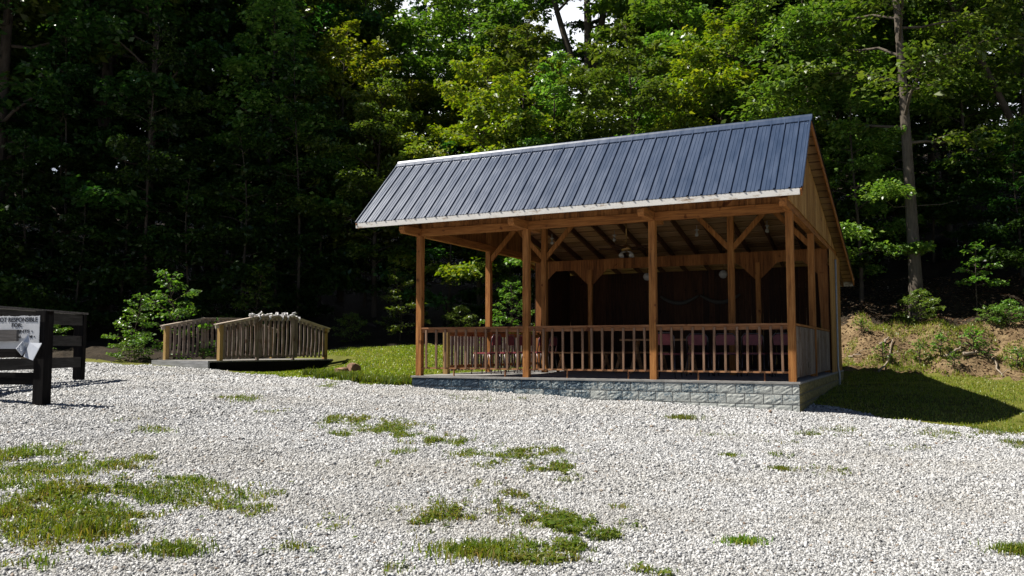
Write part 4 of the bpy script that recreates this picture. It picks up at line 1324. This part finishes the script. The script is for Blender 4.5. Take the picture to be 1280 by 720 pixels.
def blades(name, x, y, z, h, wd, material, spread=.5, parent=None, seed=0):
    rng = np.random.default_rng(seed); n = len(x)
    az = rng.uniform(0, 6.283, n); ln = np.abs(rng.normal(0, spread, n)); a2 = rng.uniform(0, 6.283, n)
    px, py = np.cos(a2) * wd, np.sin(a2) * wd
    dx, dy = np.cos(az) * ln * h, np.sin(az) * ln * h
    b0 = np.stack([x - px, y - py, z - .01], 1); b1 = np.stack([x + px, y + py, z - .01], 1)
    m0 = np.stack([x + px * .8 + dx * .35, y + py * .8 + dy * .35, z + h * .6], 1); m1 = np.stack([x - px * .8 + dx * .35, y - py * .8 + dy * .35, z + h * .6], 1)
    t0 = np.stack([x + px * .1 + dx, y + py * .1 + dy, z + h * (1 - .35 * np.minimum(ln, 1.4))], 1); t1 = np.stack([x - px * .1 + dx, y - py * .1 + dy, z + h * (1 - .35 * np.minimum(ln, 1.4))], 1)
    v = np.stack([b0, b1, m0, m1, t0, t1], 1).reshape(-1, 3)
    i = np.arange(n)[:, None] * 6
    q = np.concatenate([i + np.array([[0, 1, 2, 3]]), i + np.array([[3, 2, 4, 5]])], 1).reshape(-1, 4)
    return np_mesh(name, v, q, material, parent)


# patches of weedy grass coming through the gravel
gx = []; gy = []; gh = []
for (cx, cy, ax, ay, dn) in PG:
    n = int(min(26000, 3400 * ax * ay * 4 + 100))
    x = cx + RNG.uniform(-1.5, 1.5, n) * ax; y = cy + RNG.uniform(-1.5, 1.5, n) * ay
    g = grass_field(x, y); k = RNG.random(n) < g * (.30 + .55 * dn)
    r = np.hypot((x - cx) / ax, (y - cy) / ay)
    gx.append(x[k]); gy.append(y[k])
    gh.append(RNG.uniform(.020, .060, k.sum()) * (.75 + .35 * dn) * (.55 + .45 * g[k]) * (.8 + .5 * vnoise(x[k], y[k], .4, 14)))
gx = np.concatenate(gx); gy = np.concatenate(gy); gh = np.concatenate(gh)
print('blades', len(gx))
o = blades('weedy_grass', gx, gy, terr(gx, gy) + .006, gh, .0042, PATCHG, 1.0, seed=3)
tag(o, 'patchy weedy grass growing up through the white gravel', 'grass', kind='stuff')

k = RNG.random(len(gx)) < .012
o = blades('weed_stems', gx[k], gy[k], terr(gx[k], gy[k]), RNG.uniform(.06, .17, k.sum()), .0028, WEED, .3, seed=13)
tag(o, 'thin taller weed stems standing out of the grass on the gravel', 'weeds', kind='stuff')
# broad low weed leaves in the denser patches
k = RNG.random(len(gx)) < .22
nL = int(k.sum()); c = np.stack([gx[k], gy[k], terr(gx[k], gy[k]) + RNG.uniform(.015, .05, nL)], 1)
a_ = RNG.uniform(0, 6.283, nL); ad = np.stack([np.cos(a_), np.sin(a_), RNG.uniform(-.2, .5, nL)], 1); bd = np.stack([-np.sin(a_), np.cos(a_), RNG.uniform(-.25, .25, nL)], 1)
L_ = RNG.uniform(.012, .030, nL)[:, None]
v = np.stack([c - ad * L_, c + bd * L_ * .5, c + ad * L_, c - bd * L_ * .5], 1).reshape(-1, 3)
o = np_mesh('low_weeds', v, np.arange(nL * 4).reshape(-1, 4), WEED); tag(o, 'small broad weed leaves among the grass on the gravel', 'weeds', kind='stuff')


def tuft(px, py, r, h, n, label, seed, material=PATCHG):
    X_, Y_ = ground_at(np.array([float(px)]), np.array([float(py)]))
    x0, y0 = float(X_[0]), float(Y_[0]); z0 = float(terr(X_, Y_)[0])
    rng = np.random.default_rng(seed); rr = np.abs(rng.normal(0, .55, n)) * r; a = rng.uniform(0, 6.283, n)
    x = np.cos(a) * rr * 1.3; y = np.sin(a) * rr * .8
    o = blades('grass_tuft', x, y, np.zeros(n), h * rng.uniform(.4, 1, n), .0045, material, .6, seed=seed)
    o.location = (x0, y0, z0)
    return tag(o, label, 'grass tuft', 'single grass tufts on the gravel')


tuft(852, 523, .27, .10, 420, 'grass tuft just in front of the foundation below the second post from the right', 1)
tuft(928, 678, .13, .06, 380, 'lone low grass tuft in the bare gravel of the right foreground', 2)
tuft(975, 587, .12, .06, 260, 'small grass tuft in the open gravel below the right end of the foundation', 3)
tuft(911, 569, .13, .05, 200, 'small flat grass tuft in the gravel left of its slightly larger neighbour', 4)
tuft(1268, 692, .16, .09, 420, 'grass tuft at the right edge of the foreground gravel', 5)
tuft(590, 694, .30, .085, 900, 'large bright green grass tuft low in the middle of the foreground', 6)
tuft(110, 668, .26, .14, 420, 'tallest grass tuft of the weedy patch in the left foreground', 7)
tuft(222, 694, .17, .075, 420, 'dark green weed tuft at the right end of the left foreground patch', 8, WEED)

# lawns
n = 90000
x = RNG.uniform(4.5, 19, n); y = RNG.uniform(9.5, 25.5, n)
u, s = to_us(x, y); k = ~gravel_mask(x, y, .3) & ~hill_mask(x, y) & (u < -.03) & (vnoise(x, y, .5, 21) + .35 * vnoise(x, y, .12, 22) > .35) & (np.abs(x) < .66 * y)
x, y = x[k], y[k]
o = blades('lawn_grass', x, y, terr(x, y), RNG.uniform(.02, .06, len(x)), .007, GRASS, .8, seed=5); tag(o, 'short yellow green grass of the lawn beside the shelter', 'grass', kind='stuff')
n = 90000
x = RNG.uniform(-8.0, 1.5, n); y = RNG.uniform(16.8, 30, n)
u, s = to_us(x, y); k = ~gravel_mask(x, y, .3) & ~hill_mask(x, y) & ((u > UL + .05) | (s > SL + .1)) & (vnoise(x, y, .5, 23) + .3 * vnoise(x, y, .12, 24) > .25)
bx, by = (x - BO.x) * math.cos(BA) + (y - BO.y) * math.sin(BA), -(x - BO.x) * math.sin(BA) + (y - BO.y) * math.cos(BA)
k &= ~((bx > -.6) & (bx < BL + .7) & (by > -1.3) & (by < BW + .1) & (bx < BL + .2 + .6 * (by > -.6)))
x, y = x[k], y[k]
o = blades('lawn_grass', x, y, terr(x, y), RNG.uniform(.025, .07, len(x)), .010, GRASS, .7, seed=6); tag(o, 'yellow green grass of the sunlit strip between footbridge and shelter', 'grass', kind='stuff')
# rougher growth along the gravel edge left of the shelter
n = 9000
x = RNG.uniform(-4.9, -1.9, n); y = np.interp(x, GRAVEL_EDGE[:, 0], GRAVEL_EDGE[:, 1]) + np.abs(RNG.normal(0, .45, n)) + .1
k = vnoise(x, y, .35, 31) > .35; x, y = x[k], y[k]
o = blades('edge_weeds', x, y, terr(x, y), RNG.uniform(.06, .22, len(x)), .009, WEED, .5, seed=8); tag(o, 'rough dark weeds along the gravel edge left of the shelter', 'weeds', kind='stuff')

# earth bank: dry grass, litter
n = 70000
u = RNG.uniform(-16, 8, n); s = 10.9 + RNG.uniform(0, 1, n) * 3.2; x, y = from_us(u, s)
k = bank_mask(x, y) & (vnoise(x, y, .6, 41) * .7 + vnoise(x, y, .2, 42) * .3 > .44); x, y = x[k], y[k]
o = blades('bank_grass', x, y, terr(x, y), RNG.uniform(.03, .13, len(x)), .008, GRASS, .9, seed=9); tag(o, 'thin dry grass sprouting from the raw earth bank', 'grass', kind='stuff')
n = 30000
u = RNG.uniform(-18, 10, n); s = 10.9 + RNG.uniform(0, 1, n) ** .8 * 6; x, y = from_us(u, s)
k = hill_mask(x, y); x, y = x[k], y[k]; nL = len(x)
c = np.stack([x, y, terr(x, y) + RNG.uniform(.005, .03, nL)], 1); a_ = RNG.uniform(0, 6.283, nL)
ad = np.stack([np.cos(a_), np.sin(a_), RNG.uniform(-.5, .5, nL)], 1); bd = np.stack([-np.sin(a_), np.cos(a_), RNG.uniform(-.5, .5, nL)], 1); L_ = RNG.uniform(.02, .06, nL)[:, None]
v = np.stack([c - ad * L_, c + bd * L_ * .55, c + ad * L_, c - bd * L_ * .55], 1).reshape(-1, 3)
DRY = make_leaf('dry_fallen_leaves', [(.2, (.05, .028, .014)), (.5, (.14, .085, .045)), (.85, (.28, .20, .12)), (1, (.42, .34, .24))], .1)
o = np_mesh('fallen_leaves', v, np.arange(nL * 4).reshape(-1, 4), DRY); tag(o, 'brown fallen leaves strewn over the bank and the wood floor', 'leaf litter', kind='stuff')

# dead branches on the bank


def branch(p, q, r, label, wob=.06, twig=True, name='fallen_branch'):
    (x0, y0), (x1, y1) = p, q
    zz = terr(np.array([x0, x1]), np.array([y0, y1]))
    e = MB(); pts = []; nn = 7
    for i in range(nn):
        t = i / (nn - 1); xx = x0 + (x1 - x0) * t; yy = y0 + (y1 - y0) * t
        pts.append(Vector((xx + random.uniform(-wob, wob) * .5, yy + random.uniform(-wob, wob) * .5, float(terr(np.array([xx]), np.array([yy]))[0]) + r * .9 + .02 + random.uniform(0, wob))) - Vector((x0, y0, zz[0])))
    e.tube(pts, [r * (1 - .6 * i / (nn - 1)) for i in range(nn)], 7)
    if twig:
        a = pts[4]; e.tube([a, a + Vector((.12, -.05, .12)), a + Vector((.30, -.04, .16))], [r * .45, r * .3, .004], 5)
    o = e.build(name, M_STICK, None, True); o.location = (x0, y0, zz[0])
    return tag(o, label, 'fallen branch', 'dead branches on the bank')


def G(px, py):
    a, b = ground_at(np.array([float(px)]), np.array([float(py)])); return float(a[0]), float(b[0])


branch(G(1098, 468), G(1117, 424), .035, 'long dead branch lying up the bank nearest the shelter')
branch(G(1101, 434), G(1112, 422), .05, 'short thick dark log near the top of the bank behind the shelter corner', twig=False)
branch(G(1183, 447), G(1201, 436), .055, 'stubby pale grey log below the bright shrub', twig=False)
branch(G(1242, 455), G(1255, 474), .028, 'thin bent pale branch at the foot of the bank near the right edge')
branch(G(1060, 449), G(1078, 450), .03, 'dark branch lying level on the bank close behind the shelter corner')
branch(G(1205, 447), G(1222, 446), .06, 'weathered pale slab of wood beside the stubby log', twig=False)
# rocks


def rock(px, py, r, label, seed, flat=.6):
    import bmesh
    bm = bmesh.new(); bmesh.ops.create_icosphere(bm, subdivisions=3, radius=1)
    rd = random.Random(seed); ax = [Vector((rd.gauss(0, 1), rd.gauss(0, 1), rd.gauss(0, 1))).normalized() for _ in range(9)]; cut = [rd.uniform(.55, .85) for _ in ax]
    for v in bm.verts:
        for a, c_ in zip(ax, cut):
            d = v.co.dot(a)
            if d > c_: v.co -= a * (d - c_)
        v.co *= r * rd.uniform(.97, 1.03); v.co.z *= flat
    me = bpy.data.meshes.new('rock'); bm.to_mesh(me); bm.free(); me.materials.append(M_ROCK)
    o = bpy.data.objects.new('rock', me); COL.objects.link(o); x, y = G(px, py)
    o.location = (x, y, float(terr(np.array([x]), np.array([y]))[0]) + r * flat * .35); o.rotation_euler = (0, 0, rd.uniform(0, 6))
    return tag(o, label, 'rock', 'brown rocks by the ditch')


rock(427, 466, .19, 'brown flat rock at the ditch end right of the footbridge', 1)
rock(441, 465, .20, 'rounder dark brown rock beside the grass strip near the footbridge', 2, .8)
rock(420, 470, .20, 'low tan rock at the gravel edge below the footbridge end', 3, .5)

# small plants on the bank and along the wood's edge
kind('seedling', name='leafy_weed', seed=41, H=.45, r0=.008, lo=.1, cr=.28, nl=9, leaf=.075, nleaf=150, lmat=LEAF_BRIGHT, shape='round', flat=.5, sub=2, wig=.03)
for k, (px, py, s, lab) in enumerate(((1104, 452, 1.0, 'leafy weed halfway down the bank by the long dead branch'), (1150, 452, 1.1, 'leafy weed on the bank straight below the bright shrub'), (1176, 443, 1.1, 'leafy weed beside the stubby pale log'),
                                      (1217, 441, 1.3, 'broad leafy weed at the foot of the thin sapling'), (1231, 448, .9, 'pale leafy weed just right of the thin sapling'), (1077, 418, .9, 'leafy weed on the bank top nearest the shelter'),
                                      (1272, 462, 1.1, 'leafy weed low on the bank at the right edge'), (1193, 459, .8, 'small leafy weed low on the bank between the two logs'))):
    x, y = G(px, py); plant('seedling', x, y, lab, 'weed', 'leafy weeds on the bank', s, k * 1.3, 0)
for k, (px, py, s, lab) in enumerate(((1262, 409, .6, 'shaded shrub on the bank top at the right edge'), (1240, 406, .45, 'low shaded shrub behind the thin sapling'))):
    x, y = G(px, py); plant('shrub', x, y, lab, 'shrub', 'shrubs along the bank top', s, k * 2.1, 0)
for k, (px, Y, s, lab) in enumerate(((60, 26.5, .7, 'shaded shrub seen over the rails of the far fence'), (320, 28.3, .9, 'shaded shrub behind the middle of the footbridge'), (440, 29.2, .8, 'shaded shrub at the back edge of the grass strip'), (500, 29.4, .9, 'shaded shrub behind the grass strip close to the left shelter post'), (575, 29.5, .9, 'shaded shrub seen between the two left posts'))):
    plant('bush' if k % 2 else 'shrub', X_at(px, Y), Y, lab, 'shrub', 'shrubs at the foot of the dark wood', s, k * 1.7, 0)

# odd brown leaves blown onto the gravel
n = 420
x = RNG.uniform(-7, 9, n); y = RNG.uniform(4.5, 15.5, n)
k = gravel_mask(x, y) & (np.abs(x) < .64 * y); u, s = to_us(x, y); k &= ~((u > -.1) & (u < UL + .1) & (s > -.1)); x, y = x[k], y[k]; nL = len(x)
c = np.stack([x, y, terr(x, y) + RNG.uniform(.008, .02, nL)], 1); a_ = RNG.uniform(0, 6.283, nL)
ad = np.stack([np.cos(a_), np.sin(a_), RNG.uniform(-.3, .3, nL)], 1); bd = np.stack([-np.sin(a_), np.cos(a_), RNG.uniform(-.4, .4, nL)], 1); L_ = RNG.uniform(.010, .028, nL)[:, None]
v = np.stack([c - ad * L_, c + bd * L_ * .6, c + ad * L_, c - bd * L_ * .6], 1).reshape(-1, 3)
o = np_mesh('fallen_leaves', v, np.arange(nL * 4).reshape(-1, 4), DRY); tag(o, 'small dry brown leaves scattered over the white gravel', 'leaf litter', kind='stuff')
